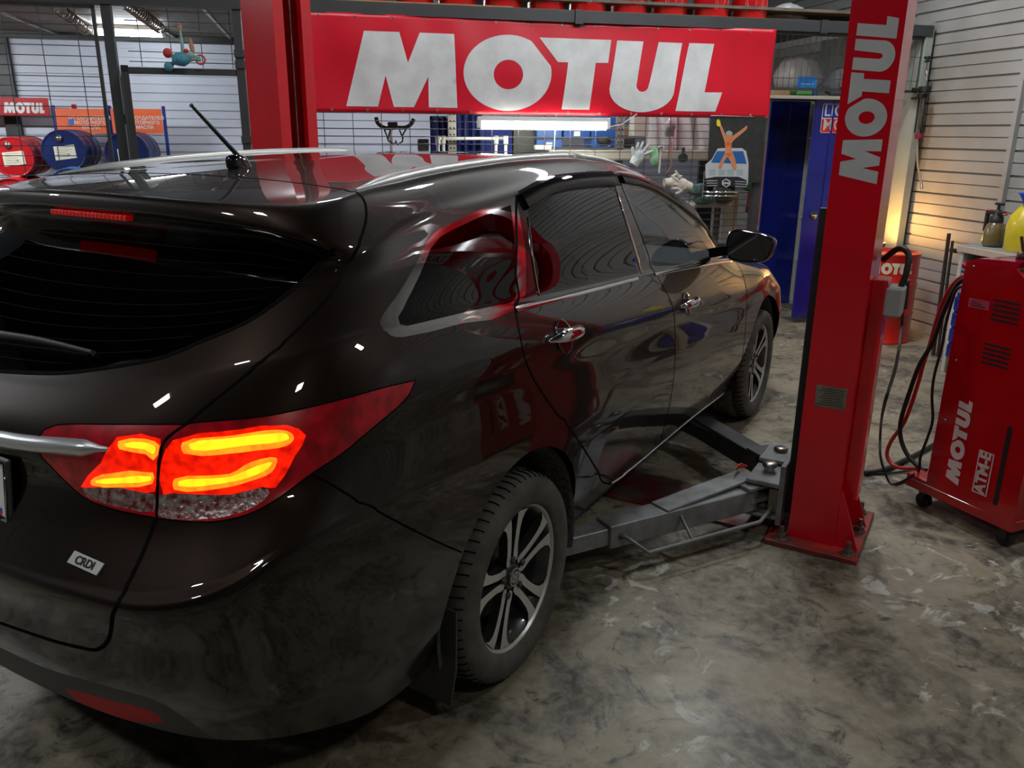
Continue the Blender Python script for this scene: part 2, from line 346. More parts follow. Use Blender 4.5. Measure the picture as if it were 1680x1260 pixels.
# ------------------------------------------------------------ room materials
def concrete():
    m=bpy.data.materials.new('stained_concrete'); m.use_nodes=True; nt=m.node_tree; b=nt.nodes['Principled BSDF']; L=nt.links
    tc=nd(nt,'ShaderNodeTexCoord')
    def noise(sc,det=8,dist=0.0,rough=.6):
        n=nd(nt,'ShaderNodeTexNoise'); n.inputs['Scale'].default_value=sc; n.inputs['Detail'].default_value=det; n.inputs['Distortion'].default_value=dist; n.inputs['Roughness'].default_value=rough
        L.new(tc.outputs['Object'],n.inputs['Vector']); return n
    def ramp(src,a,bb,lo=0.0,hi=1.0):
        r=nd(nt,'ShaderNodeMapRange'); r.inputs['From Min'].default_value=a; r.inputs['From Max'].default_value=bb; r.inputs['To Min'].default_value=lo; r.inputs['To Max'].default_value=hi; L.new(src,r.inputs['Value']); return r.outputs['Result']
    def mix(f,a,bb):
        x=nd(nt,'ShaderNodeMix',data_type='RGBA'); L.new(f,x.inputs['Factor'])
        for s,v in (('A',a),('B',bb)):
            if isinstance(v,tuple): x.inputs[s].default_value=(*v,1)
            else: L.new(v,x.inputs[s])
        return x.outputs['Result']
    big=noise(.9,6,.4); mid=noise(3.2,9,.8); fine=noise(22,8,.3); spat=noise(5.5,10,1.5,.75); scr=noise(5,7,2.2,.62)
    c=mix(ramp(big.outputs['Fac'],.4,.62),(.29,.25,.175),(.165,.138,.09))
    c=mix(ramp(mid.outputs['Fac'],.47,.62),c,(.060,.050,.034))
    c=mix(ramp(spat.outputs['Fac'],.54,.62,0,.9),c,(.022,.018,.012))
    c=mix(ramp(fine.outputs['Fac'],.42,.72,0,.55),c,(.33,.31,.245))
    # pale scraped-off paint patches with a mask of their own
    mk=noise(1.25,3,.2); mm=nd(nt,'ShaderNodeMath',operation='MULTIPLY'); L.new(ramp(mk.outputs['Fac'],.53,.62,0,.55),mm.inputs[0]); L.new(ramp(scr.outputs['Fac'],.56,.62),mm.inputs[1])
    c=mix(mm.outputs[0],c,(.66,.66,.62))
    v=nd(nt,'ShaderNodeTexVoronoi',feature='DISTANCE_TO_EDGE'); v.inputs['Scale'].default_value=.55; v.inputs['Randomness'].default_value=1
    wv=nd(nt,'ShaderNodeVectorMath',operation='ADD'); L.new(tc.outputs['Object'],wv.inputs[0]); L.new(mid.outputs['Color'],wv.inputs[1]); L.new(wv.outputs[0],v.inputs['Vector'])
    c=mix(ramp(v.outputs['Distance'],.0,.006,.55,0),c,(.02,.018,.014))
    L.new(c,b.inputs['Base Color'])
    L.new(ramp(big.outputs['Fac'],.38,.6,.38,.62),b.inputs['Roughness'])
    bp=nd(nt,'ShaderNodeBump'); bp.inputs['Strength'].default_value=.35; bp.inputs['Distance'].default_value=.006; L.new(fine.outputs['Fac'],bp.inputs['Height']); L.new(bp.outputs['Normal'],b.inputs['Normal'])
    return m
CONC=concrete()
RED=mat('lift_red',(.72,.002,.014),rough=.22,coat=.4,coatr=.12,var=.05,scale=5,rvar=.06,bump=.02)
REDB=mat('banner_red',(.62,.001,.018),rough=.42,var=.05)
WHITEL=mat('print_white',(.62,.63,.62),rough=.45,var=.06,scale=9)
WHITEC=mat('banner_white',(.66,.67,.66),rough=.5,col2=(.55,.56,.55),scale=7,bump=.2,bscale=18)
BLACKM=mat('black_steel',(.018,.018,.019),rough=.45,rvar=.1)
DKGREY=mat('dark_grey_steel',(.04,.041,.043),rough=.5)
WIRE=mat('mesh_wire',(.055,.057,.06),rough=.45,metal=.4)
GREY=mat('grey_arm_paint',(.23,.235,.24),rough=.4,col2=(.14,.14,.135),scale=14,rvar=.1)
STEEL=mat('bare_steel',(.45,.43,.40),rough=.3,metal=.95,col2=(.25,.21,.17),scale=12)
WHITEW=mat('pale_blue_siding',(.56,.60,.70),rough=.42,var=.05,scale=2)
GREYW=mat('grey_siding',(.42,.42,.41),rough=.5,col2=(.30,.29,.26),scale=1.3)
BLUE=mat('cabinet_blue',(.006,.014,.22),rough=.24,coat=.3,var=.1)
BLUED=mat('drum_blue',(.008,.02,.11),rough=.3,var=.15)
CREAM=mat('cream_paint',(.55,.53,.46),rough=.45)
WOOD=mat('plain_wood',(.38,.24,.11),rough=.6,col2=(.28,.17,.07),scale=15)
BLACKR=mat('black_rubber',(.012,.012,.012),rough=.55)
WHITEP=mat('white_plastic',(.72,.73,.72),rough=.35)
REDP=mat('red_pail',(.62,.006,.008),rough=.3,coat=.3,var=.1,scale=4)
REDM=mat('machine_red',(.40,.001,.004),rough=.25,coat=.5,var=.05)
PAPER=mat('paper_label',(.58,.56,.44),rough=.7)
CEIL=mat('ceiling_boards',(.14,.115,.085),rough=.6,col2=(.09,.07,.05),scale=8)
CEILD=mat('dark_roof',(.03,.03,.032),rough=.8)
GREYD=mat('dull_grey_siding',(.20,.20,.20),rough=.6)
ORANGE=mat('sign_orange',(.70,.12,.035),rough=.45)
TUBE=mat('lamp_tube_glow',(.9,.95,1),emis=(.9,.97,1),es=55)
TUBEY=mat('lamp_tube_glow_warm',(1,1,.85),emis=(.97,1,.84),es=40)

# ------------------------------------------------------------ shell (room axes)
ROOM=dict(a0=-7.0,a1=5.05,b0=-8.0,b1=7.0,h=5.4)
f=MB(); f.box(-7.2,5.3,-8.2,7.2,-.12,0); struct(f.build('floor',CONC,loc=(0,0,0),rz=RROT))
def siding(name,L0,L1,H,m,o,xdir,n,pitch=.1):
    # boards with real grooves; o = origin, xdir along the wall, n out of the wall into the room
    mb=MB(); pr=[]
    z=0
    k=0
    while z<H:
        g=.016 if k%2==0 else .009; d=.03 if k%2==0 else .012
        pr+=[(0,z),(0,z+pitch-g),(-d,z+pitch-g+.001),(-d,z+pitch-.001)]; z+=pitch; k+=1
    vs=[];fs=[]
    for (d,z) in pr:
        for x in (L0,L1): vs.append(o+xdir*x+n*d+Vector((0,0,z)))
    for i in range(len(pr)-1): fs.append((2*i,2*i+1,2*i+3,2*i+2))
    mb.add(vs,fs); 
    x=xdir; mb.add([o+x*L0-n*.02,o+x*L1-n*.02,o+x*L1-n*.1,o+x*L0-n*.1,o+x*L0-n*.02+Vector((0,0,H)),o+x*L1-n*.02+Vector((0,0,H)),o+x*L1-n*.1+Vector((0,0,H)),o+x*L0-n*.1+Vector((0,0,H))],[(0,3,2,1),(4,5,6,7),(0,1,5,4),(1,2,6,5),(2,3,7,6),(3,0,4,7)])
    return struct(mb.build(name,m,loc=(0,0,0),rz=RROT))
X=Vector((1,0,0));Y=Vector((0,1,0))
siding('wall_back',-7,5.05,5.4,WHITEW,Vector((0,7.0,0)),X,-Y,.085)
siding('wall_right',-8,7.0,5.4,GREYW,Vector((5.05,0,0)),Y,-X,.088)
siding('wall_left',-8,7.0,5.4,GREYD,Vector((-7,0,0)),Y,X,.2)
siding('wall_front',-7,5.05,5.4,GREYD,Vector((0,-8,0)),X,Y,.2)
f=MB(); f.box(-7.2,5.3,-8.2,7.2,5.4,5.5); struct(f.build('ceiling',CEILD,loc=(0,0,0),rz=RROT))
def rb(name,m,*boxes,bev=0,st=True,**k):
    mb=MB()
    for b in boxes: mb.box(*b,bev)
    o=mb.build(name,m,loc=(0,0,0),rz=RROT)
    if st: struct(o)
    return o
# batten on the right wall, dark wall post at the back
rb('trim_1',GREYW,(5.012,5.05,2.46,2.50,.9,3.2)); 
rb('trim_2',BLACKM,(-2.92,-2.78,6.93,7.0,0,2.5))
# mezzanine: front beam, board, ceiling boards over the store
mz=MB(); mz.box(-6.9,4.98,3.41,3.49,2.345,2.425); mb_=mz.build('trim_3',DKGREY,loc=(0,0,0),rz=RROT); struct(mb_)
for x_ in (2.03,4.0):
    rb('trim_%d'%(4 if x_<3 else 5),DKGREY,(x_-.03,x_+.03,3.395,3.41,2.335,2.43))
rb('trim_6',WOOD,(.08,1.55,3.44,4.05,2.425,2.437)); rb('trim_7',WOOD,(1.55,4.6,3.46,4.05,2.425,2.433))
cb_=MB()
for k in range(18):
    y=3.52+.195*k; cb_.box(-6.9,4.9,y,y+.188,2.50,2.52)
cbo=cb_.build('ceiling_2',CEIL,loc=(0,0,0),rz=RROT); cbo.name='ceiling.001'; struct(cbo)
rb('trim_8',BLACKM,(-6.9,4.9,6.88,6.99,2.44,2.5)); 
# joists/rails across the store ceiling
for k,x_ in enumerate((-2.3,-1.75,-1.2,-.65)):
    rb('trim_%d'%(9+k),STEEL,(x_-.012,x_+.012,3.5,6.9,2.478,2.498))
# ------------------------------------------------------------ wire fence
FB=3.45
def wires(mb,a0,a1,z0,z1,dh=.06,dv=.22,r=.0028,b=FB,ph=0,seg=5):
    z=z0+dh/2
    while z<z1: mb.cyl((a0,b,z),(a1,b,z),r,seg=seg,smooth=False); z+=dh
    a=a0+dv*.4+ph
    while a<a1: mb.cyl((a,b-.004,z0),(a,b-.004,z1),r,seg=seg,smooth=False); a+=dv
def panel(name,label,a0,a1,z0,z1,dh,dv,fr=.02,group='wire fence panels',**k):
    t=rthing(name,label,'fence',(a0+a1)/2,FB,0,group=group); c=(a0+a1)/2
    m=MB(); m.T=Matrix.Translation((-c,-FB,0)); wires(m,a0,a1,z0,z1,dh,dv,**k); m.build('wire_grid',WIRE,t)
    if fr:
        m=MB(); m.T=Matrix.Translation((-c,-FB,0))
        for q in ((a0,a1,z0,z0+fr),(a0,a1,z1-fr,z1),(a0,a0+fr,z0,z1),(a1-fr,a1,z0,z1)): m.box(q[0],q[1],FB-.012,FB+.012,q[2],q[3])
        m.build('frame',DKGREY,t)
    return t
panel('wire_fence','wide wire mesh panel in front of the drum racks, left of the gate',-2.9,-1.19,.02,2.34,.062,.215)
panel('wire_fence','short wire mesh panel above the gate opening with a toy hanging on it',-1.02,-.36,1.98,2.34,.062,.19,fr=0)
panel('wire_fence','long wire mesh panel behind the big red banner',-.28,3.55,.02,2.34,.052,.2)
panel('wire_fence','wire mesh panel with narrow upright gaps above the blue cabinet',3.6,4.95,1.92,2.34,.18,.05,r=.0022)
gp=[]
for nm,lb,a,w_,z1 in (('fence_post','dark square fence post on the hinge side of the open gate',-1.12,.06,2.345),('fence_post','dark square fence post beside the left red lift column',-.325,.055,2.345)):
    m=MB(); m.box(-w_/2,w_/2,-.03,.03,0,z1,.003); 
    if a>-1: 
        for zz in (1.5,1.98,2.05): m.box(-w_/2-.006,w_/2+.006,-.04,.03,zz,zz+.05,.003)
    o=m.build(nm,DKGREY,loc=RW(a,FB,0),rz=RROT); tag(o,lb,'post')
m=MB(); m.box(-.36,.36,-.025,.025,-.02,.02,.003); o=m.build('gate_header',DKGREY,loc=RW(-.715,FB,1.955),rz=RROT); tag(o,'dark steel header bar over the gate opening','beam')
# open gate leaf, swung towards the viewer
g=rthing('mesh_gate','open narrow wire mesh gate leaf swung towards the car','gate',-1.06,3.42,0)
gd=(RP(214,108,2,1.93)-Vector((-1.06,3.42,1.93))); P1=Vector((-1.06,3.42,0)); 
e=RP(222,268,1,2.72); e2=RP(205,106,1,2.72)
d2=Vector(((e2.x+e.x)/2+1.06,2.72-3.42,0)); Lg=d2.length; d2.normalize()
gm=MB(); n2=d2.cross(Vector((0,0,1)))
FM=frame((0,0,0),d2,Vector((0,0,1)),n2)
gm.T=FM
for q in ((0,Lg,.05,.09),(0,Lg,1.90,1.94),(0,.035,.05,1.94),(Lg-.045,Lg,.05,1.94)): gm.box(q[0],q[1],q[2],q[3],-.02,.02,.002)
gm.build('gate_frame',DKGREY,g)
gm=MB(); gm.T=FM
z=.1
while z<1.9: gm.cyl((.03,z,0),(Lg-.03,z,0),.0025,seg=5,smooth=False); z+=.045
x=.06
while x<Lg: gm.cyl((x,.06,.003),(x,1.93,.003),.0025,seg=5,smooth=False); x+=.1
gm.build('wire_grid',WIRE,g)
for z in (1.25,1.62):
    gm=MB(); gm.T=FM; gm.box(-.03,.02,z,z+.06,-.02,.03,.004); gm.build('hinge',BLACKM,g)

# ------------------------------------------------------------ the big banner
def bdisp(x,z): return .010*math.sin(x*2.1+.4)+.006*math.sin(z*9+x*1.3)+.003*math.sin(x*17+z*6)
bt=rthing('wall_banner','big red banner with a five letter word in white hung on the wire fence','banner',1.87,FB-.03,0)
P00=RP(505,22,1,FB-.03);P10=RP(1272,47,1,FB-.03);P01=RP(513,185,1,FB-.03);P11=RP(1257,190,1,FB-.03)
AL,AR,ZB,ZT=.10,3.60,1.712,2.350
def bgrid(mb,x0,x1,z0,z1,nx,nz,off,fn=None):
    vs=[];fs=[]
    for j in range(nz+1):
        for i in range(nx+1):
            x=x0+(x1-x0)*i/nx; z=z0+(z1-z0)*j/nz; vs.append((x-1.87,-bdisp(x,z)-off,z))
    for j in range(nz):
        for i in range(nx): k=j*(nx+1)+i; fs.append((k,k+1,k+nx+2,k+nx+1))
    mb.add(vs,fs,True)
m=MB(); bgrid(m,AL,AR,ZB,ZT,120,24,.0); bo=m.build('banner_cloth',REDB,bt)
so=bo.modifiers.new('s','SOLIDIFY'); so.thickness=.0015
# letters follow the cloth
def letters():
    m=MB(); s=None
    b0=RP(568,172,1,FB-.04); b1=RP(1182,180,1,FB-.04); z0=1.752; H=.488; x0=b0.x-.0; sx=(b1.x-b0.x)/WORDW
    for sh,hs in WORD:
        loops=[sh]+hs; v2=[];ed=[]
        for lp in loops:
            k0=len(v2); dl=[]
            for i in range(len(lp)):
                a,b=lp[i],lp[(i+1)%len(lp)]; n=max(1,int(math.hypot(a[0]-b[0],a[1]-b[1])/.07))
                for t in range(n): dl.append((a[0]+(b[0]-a[0])*t/n,a[1]+(b[1]-a[1])*t/n))
            v2+=[Vector(p) for p in dl]; ed+=[(k0+i,k0+(i+1)%len(dl)) for i in range(len(dl))]
        xs=[p[0] for p in sh]; 
        for i in range(int(min(xs)/.07),int(max(xs)/.07)+1):
            for j in range(0,16): v2.append(Vector((i*.07,j*.067)))
        r=delaunay_2d_cdt(v2,ed,[],0,1e-5); V=np.array([(p.x,p.y) for p in r[0]]); F=[f for f in r[2]]
        C=np.array([V[list(f)].mean(0) for f in F]); ins=pinp(C,sh)
        for h in hs: ins&=~pinp(C,h)
        vs=[(x0+p[0]*sx-1.87,-bdisp(x0+p[0]*sx,z0+p[1]*H)-.003,z0+p[1]*H) for p in V]
        m.add(vs,[tuple(F[i]) for i in np.nonzero(ins)[0]],True)
    return m
lo_=letters().build('white_lettering',WHITEC,bt); 
for k in range(14):
    for zz in (ZT-.022,ZB+.018):
        x=.2+k*.245+(.06 if zz<2 else 0)
        if x<3.58:
            ey=MB(); ey.lathe([(.009,0),(.010,.002),(.005,.003),(.005,0)],10,(x-1.87,-bdisp(x,zz)-.0005,zz),(0,-1,0),True,False); ey.build('eyelet',STEEL,bt)
# ------------------------------------------------------------ red pails on the shelf
pxs=[540,608,682,752,826,899,966,1035,1102,1169,1233]
p0=None
for k,xx in enumerate(pxs):
    c=RP(xx,8+k*2.0,1,3.62)
    if p0 is None:
        p0=rthing('oil_pail','','pail',c.x,3.66,2.438,group='red pails in a row above the banner')
        m=MB(); m.lathe([(.134,0),(.136,.004),(.140,.30),(.144,.31),(.144,.33),(.140,.345),(.147,.35),(.147,.375),(.134,.38),(0,.38)],32); m.build('pail_body',REDP,p0)
        m=MB()
        for s_ in (0,1,2):
            a=-PI/2-.5+s_*.45; pts=[]
            for q in range(9): aa=a+.03*q*(1 if q%2 else .6); pts.append((.1415*math.cos(aa),.1415*math.sin(aa),.05+.028*((q*7+s_*3)%6)))
            m.tube(pts,.0012,4)
        m.build('circuit_line_print',WHITEL,p0)
        m=MB(); m.tube([(.146*math.cos(t),.146*math.sin(t),.33-.1*abs(math.sin((t-PI)))) for t in [PI+PI*q/16 for q in range(17)]],.003,6); m.build('wire_handle',STEEL,p0)
        o=p0
    else:
        o=copytree(p0); o.location=RW(c.x,3.66+.01*(k%3),2.438); o.rotation_euler=(0,0,RROT+.25*math.sin(k*2.3))
    names=['leftmost','second from the left','third from the left','fourth from the left','fifth from the left','middle','fifth from the right','fourth from the right','third from the right','second from the right','rightmost']
    o['label']='red metal pail, %s in the row above the banner'%names[k]
# clear bag lying on the shelf end
def blob(name,m,c,r,sq,label,cat,seed,amp=.15,group=None,parent=None,frq=3.0):
    mb=MB(); mb.sphere((0,0,0),1,28,18); rr=random.Random(seed); ph=[rr.uniform(0,6.3) for _ in range(9)]
    vs=[]
    for v in mb.v:
        n=v.normalized(); k=1+amp*(math.sin(n.x*frq+ph[0])*math.sin(n.y*frq*1.3+ph[1])+.6*math.sin(n.z*frq*2+ph[2]+n.x*4)+.35*math.sin(n.y*11+ph[3]+n.z*7)+.25*math.sin(n.x*17+ph[4]+n.y*9))
        vs.append(Vector((n.x*r*sq[0]*k,n.y*r*sq[1]*k,max(-r*sq[2]*.93,n.z*r*sq[2]*k))))
    mb.v=vs; o=mb.build(name,m,loc=RW(*c),rz=RROT); return tag(o,label,cat,group)
BAGM=mat('white_bag_film',(.50,.49,.46),rough=.3,col2=(.30,.28,.27),scale=9,bump=.6,bscale=14)
BAGC=mat('thin_bag_film',(.42,.43,.44),rough=.2,col2=(.28,.29,.3),scale=12,bump=.6,bscale=20)
c=RP(1290,18,1,3.8); blob('plastic_bag',BAGC,(c.x,3.8,2.50),.16,(1.2,.6,.5),'crumpled grey plastic bag at the right end of the pail shelf','bag',3)
# ------------------------------------------------------------ shelf behind the upright mesh, right of the banner
s=rthing('storage_shelf','dark shelf board with pale front edge behind the mesh right of the banner','shelf',4.2,3.8,0)
m=MB(); m.box(-.75,.55,-.25,.25,1.868,1.884); m.build('shelf_board',BLACKM,s); m=MB(); m.box(-.75,.28,-.262,-.25,1.862,1.888); m.build('pale_edge',CREAM,s)
for x_ in (-.72,.5):
    m=MB(); m.box(x_-.02,x_+.02,.1,.14,0 if x_<0 else 1.884,2.4); m.build('upright',BLACKM,s)
c=RP(1315,110,1,3.75); blob('plastic_bag',BAGM,(c.x,3.78,2.04),.19,(1.1,.8,.92),'big round white plastic bag with faint red print on the upper shelf','bag',5,.06)
m=MB(); m.box(-.085,.085,-.005,.005,-.05,.05,.004); c=RP(1332,116,1,3.55); o=m.build('blue_package',mat('package_blue',(.01,.10,.42),rough=.3,col2=(.02,.25,.6),scale=20),loc=RW(c.x,3.60,1.985),rz=RROT); tag(o,'small bright blue wrapped package in front of the white bag','package')
textmesh('package_print','~~~~',.05,WHITEL,o,Matrix.Translation((0,-.006,-.005))@Matrix.Rotation(PI/2,4,'X'))
c=RP(1320,138,1,3.6); m=MB(); m.box(-.08,.06,-.06,.06,0,.045,.01); o=m.build('green_pack',mat('pack_green',(.08,.28,.06),rough=.5),loc=RW(c.x,3.62,1.889),rz=RROT); tag(o,'flat green pack on the upper shelf under the blue package','package')
c=RP(1278,138,1,3.6); m=MB(); m.box(-.07,.09,-.05,.05,0,.055,.004); o=m.build('wooden_block',WOOD,loc=RW(c.x,3.62,1.889),rz=RROT); tag(o,'small wooden block on the upper shelf beside the banner edge','block')
blob('plastic_bag',BAGC,(4.52,3.85,2.0),.17,(1,.7,.8),'translucent crumpled bag right of the big white bag on the shelf','bag',11,.12)
blob('folded_cloth',BLACKR,(4.50,3.62,1.945),.11,(1.3,.7,.5),'black crumpled cloth bundle on top of the blue cabinet','cloth',12,.12)
# spray can
c=RP(1344,157,1,3.62); 
t=rthing('spray_can','small pale blue spray can standing on the open cabinet door side','can',c.x,3.70,1.889); m=MB(); m.lathe([(.022,0),(.024,.004),(.024,.13),(.018,.145)],20); m.build('can_body',mat('can_blue',(.12,.26,.5),rough=.3,metal=.3),t); m=MB(); m.lathe([(.014,.145),(.014,.165),(.006,.17),(.006,.182)],16); m.build('can_nozzle',WHITEP,t)
# ------------------------------------------------------------ ceiling lamps (they hang above the bay and light it, plus some added fill lamps)
def ceiling_lamp(a,b,z,L_=.32,rz=0,es=52,label='',warm=False,w=.22):
    t=rthing('ceiling_lamp',label,'lamp',a,b,z,rz,group=None)
    m=MB(); m.box(-L_/2,L_/2,-w/2,w/2,0,.05,.005); m.build('lamp_housing',WHITEP,t)
    m=MB(); m.box(-L_/2+.02,L_/2-.02,-w/2+.015,w/2-.015,-.02,-.002,.004)
    m.build('lamp_diffuser',mat('diffuser_%g_%d'%(es,warm),(.9,.9,.9),emis=(1,.93,.80) if warm else (.93,.97,1),es=es),t)
    m=MB()
    for x in (-L_*.4,L_*.4): m.cyl((x,0,.05),(x,0,min(5.39,2.5 if b>3.5 else 5.39)-z),.003,seg=5)
    m.build('suspension_wire',WIRE,t)
ceiling_lamp(-1.0,-1.2,3.7,es=125,label='ceiling lamp above the rear left corner of the car')
ceiling_lamp(2.2,1.1,3.7,es=175,label='ceiling lamp above the right side of the car')
ceiling_lamp(3.6,-1.6,3.7,es=175,label='ceiling lamp above the open floor at the right')
ceiling_lamp(.4,2.2,3.9,es=148,label='ceiling lamp in front of the banner')
ceiling_lamp(3.9,2.6,3.6,es=148,rz=PI/2,label='ceiling lamp near the grey right wall')
ceiling_lamp(-4.4,1.6,3.3,es=402,label='ceiling lamp far to the left of the car')
ceiling_lamp(-3.4,5.0,2.44,es=150,L_=1.2,w=.16,label='added unseen lamp under the boarded ceiling, brightening the drum racks')  # extra lamp kept out of view, added to lift the dim drum side
ceiling_lamp(.9,5.2,2.44,es=75,L_=1.2,w=.16,label='added unseen lamp behind the banner, brightening the store')  # extra lamp the banner hides, added to light the store behind it

ceiling_lamp(.9,-3.7,3.3,es=85,warm=True,label='ceiling lamp behind the viewer')
ceiling_lamp(-2.6,-1.6,3.4,es=122,label='ceiling lamp behind the left rear corner of the car')
ceiling_lamp(2.7,1.9,3.2,es=105,label='added unseen lamp brightening the right end of the banner')  # added out of view to brighten the pale films behind the mesh
ceiling_lamp(2.5,3.60,2.38,es=60,L_=1.0,w=.08,label='added strip lamp hidden behind the red banner, brightening the shelves')  # added light concealed by the banner, brightens the shelf goods from above
# ------------------------------------------------------------ car materials
PAINT=mat('car_paint',(.0125,.0076,.0052),rough=.42,metal=.75,coat=1,coatr=.006,var=.04,scale=40,spec=.08); PAINT.node_tree.nodes['Principled BSDF'].inputs['Coat IOR'].default_value=1.53
GLOSSBLK=mat('gloss_black',(.006,.006,.007),rough=.12,coat=1,var=.1)
PLASTIC=mat('dark_plastic',(.035,.036,.038),rough=.5,bump=.1,bscale=300)
CHROME=mat('chrome',(.85,.86,.88),rough=.06,metal=1,var=.03)
SATIN=mat('satin_silver',(.46,.46,.44),rough=.42,metal=.55,var=.03)
RUBBER=mat('tyre_rubber',(.022,.021,.020),rough=.62,col2=(.05,.047,.042),scale=9,bump=.15,bscale=90)
SEAM=mat('seam_black',(.0015,.0015,.0015),rough=.8,spec=.05)
DARKGLASS=glassmat('privacy_glass',(.07,.07,.075),fr=1.6)
CLEARGLASS=glassmat('door_glass_clear',(.80,.84,.84),fr=1.5)
VISOR=glassmat('smoked_visor',(.16,.15,.2),fr=1.6)
LAMPRED=mat('lamp_red_dark',(.22,.002,.006),rough=.25,coat=1,var=.2,scale=25,emis=(.5,.0,.01),es=.14,emis2=(.12,0,0))
LAMPLIT=mat('lamp_red_lit',(.6,.01,.0),rough=.2,coat=1,var=.1,emis=(1,.012,.0),es=1.1,emis2=(.42,.001,.0),scale=55)
LAMPBAR=mat('lamp_light_bar',(.9,.5,.05),rough=.2,coat=1,emis=(1,.17,.001),es=1.8,emis2=(1,.08,.001),scale=60)
LAMPCORE=mat('lamp_light_core',(.9,.8,.05),rough=.2,coat=1,emis=(1,.60,.003),es=1.6,emis2=(1,.36,.002),scale=45)
LAMPCLR=mat('lamp_clear_lens',(.55,.5,.48),rough=.15,metal=.6,coat=1,col2=(.25,.02,.02),scale=70,bump=.5,bscale=120)
REFLR=mat('reflector_red',(.75,.002,.012),rough=.45,spec=.15,bump=.2,bscale=200)
LEATHER=mat('seat_leather',(.02,.019,.019),rough=.55,bump=.15)
DASH=mat('dash_plastic',(.045,.045,.05),rough=.6,bump=.1,bscale=200)
FELT=mat('arch_felt',(.05,.048,.043),rough=.95,col2=(.012,.012,.012),scale=60,bump=.6,bscale=120)
ALLOY=mat('machined_alloy',(.60,.59,.56),rough=.38,metal=.45,var=.04)
ALLOYDK=mat('dark_alloy',(.03,.031,.034),rough=.35,metal=.3,coat=.5)
DISC=mat('brake_disc',(.3,.28,.26),rough=.4,metal=.9,col2=(.2,.12,.07))
UNDER=mat('underbody_black',(.008,.008,.008),rough=.8)

car=thing('estate_car','dark brown glossy estate car with its tail lamps lit, parked between the red lift columns','car',(0,0,0))
# pixel -> surface parameters
_gu=np.linspace(0,16,193); _gv=np.linspace(0,15,151)
_G=np.array([(a,b) for b in _gv for a in _gu]); _GP=SV(_G)
_nu=len(_gu); _q=[]
for b in range(len(_gv)-1):
    for a in range(_nu-1):
        k=b*_nu+a; _q.append((k,k+1,k+_nu+1)); _q.append((k,k+_nu+1,k+_nu))
BV=BVHTree.FromPolygons([tuple(p) for p in _GP],_q)
def PX(x,y):
    if x<0: raise ValueError
    h=BV.ray_cast(CAMP,ray(x,y))
    if h[0] is None:
        best=None
        for r_ in range(1,40):       # just past the outline: nearest place on the surface
            for k in range(12):
                h=BV.ray_cast(CAMP,ray(x+r_*math.cos(k*PI/6),y+r_*math.sin(k*PI/6)))
                if h[0] is not None: best=h;break
            if best: break
        h=best
    t=_q[h[2]]; P=[Vector(_GP[i]) for i in t]; p=h[0]
    n=(P[1]-P[0]).cross(P[2]-P[0]); A=n.length_squared
    w=[(P[(i+2)%3]-P[(i+1)%3]).cross(p-P[(i+1)%3]).dot(n)/A for i in range(3)]
    return tuple(sum(_G[t[i]][k]*w[i] for i in range(3)) for k in range(2))
def nearuv(x,z,u0=5.5,u1=13,v0=0,v1=11):
    m=(_G[:,0]>=u0)&(_G[:,0]<=u1)&(_G[:,1]>=v0)&(_G[:,1]<=v1); g=_G[m]; P=_GP[m]
    k=((P[:,0]-x)**2+(P[:,2]-z)**2).argmin(); c=g[k].copy()
    for _ in range(8):
        p=SV([c,c+[.01,0],c+[0,.01]]); J=np.array([[p[1][0]-p[0][0],p[2][0]-p[0][0]],[p[1][2]-p[0][2],p[2][2]-p[0][2]]])/.01
        d=np.linalg.lstsq(J,np.array([x-p[0][0],z-p[0][2]]),rcond=None)[0]; c=c+np.clip(d,-.2,.2); c=np.clip(c,[0,0],[16,15])
    return (float(c[0]),float(c[1]))
def csmooth(pts,n=4,closed=False):
    P=[np.array(p,float) for p in pts]; N=len(P); out=[]
    if N<3: return smooth(pts,n)
    def cr2(a,b,c,d,t):
        D=lambda p,q: max(1e-3,float(np.hypot(*(q-p))))**.5
        t0=0;t1=D(a,b);t2=t1+D(b,c);t3=t2+D(c,d);x=t1+(t2-t1)*t
        m=lambda p,q,s,e:p+(q-p)*((x-s)/(e-s))
        A=m(a,b,t0,t1);B=m(b,c,t1,t2);C_=m(c,d,t2,t3); return m(m(A,B,t0,t2),m(B,C_,t1,t3),t1,t2)
    for i in range(N if closed else N-1):
        b,c=P[i],P[(i+1)%N]
        a=P[i-1] if (closed or i>0) else 2*b-c
        d=P[(i+2)%N] if (closed or i+2<N) else 2*c-b
        for k in range(n): out.append(tuple(cr2(a,b,c,d,k/n)))
    if not closed: out.append(tuple(P[-1]))
    return out
def px(s,n=4,closed=False):    # 'x,y x,y' -> smoothed uv polyline
    return [PX(*p) for p in csmooth([[float(v) for v in t.split(',')] for t in s.split()],n,closed)]
def uvs(s): return [tuple(float(v) for v in t.split(',')) for t in s.split()]

seam_roof=[(0.0,14.12),(1.2,14.1)]
_s=px('330,287 390,291 430,294 510,303 583,314'); seam_roof=[(0.0,_s[0][1])]+_s
gapD=px('583,314 597,328 601,345 600,365 585,409',3)
hg_up=px('585,409 545,479 484,544 411,609 331,673 305,696')
hg_lamp=px('305,696 282,712 268,727 261,760 257,850')
hg_dn=px('257,850 231,914 198,980 186,1006',3)+px('184,1015 182,1035 176,1053 159,1066 130,1062 86,1051 0,1022',4)
hg_dn+=[(0.0,hg_dn[-1][1]-.02)]
glass_r=px('0,609 60,612 114,611 190,601 267,586 324,563 411,525 480,475 530,427 549,407')
glass_r=[(0.0,glass_r[0][1]-.03)]+glass_r
gtop=10.25
lamp_out_top=px('305,696 320,693 385,688 450,680 560,655 640,633 682,624')
lamp_out_bot=px('682,624 668,652 600,712 560,745 510,778 450,822 400,846 350,856 300,855 257,850')
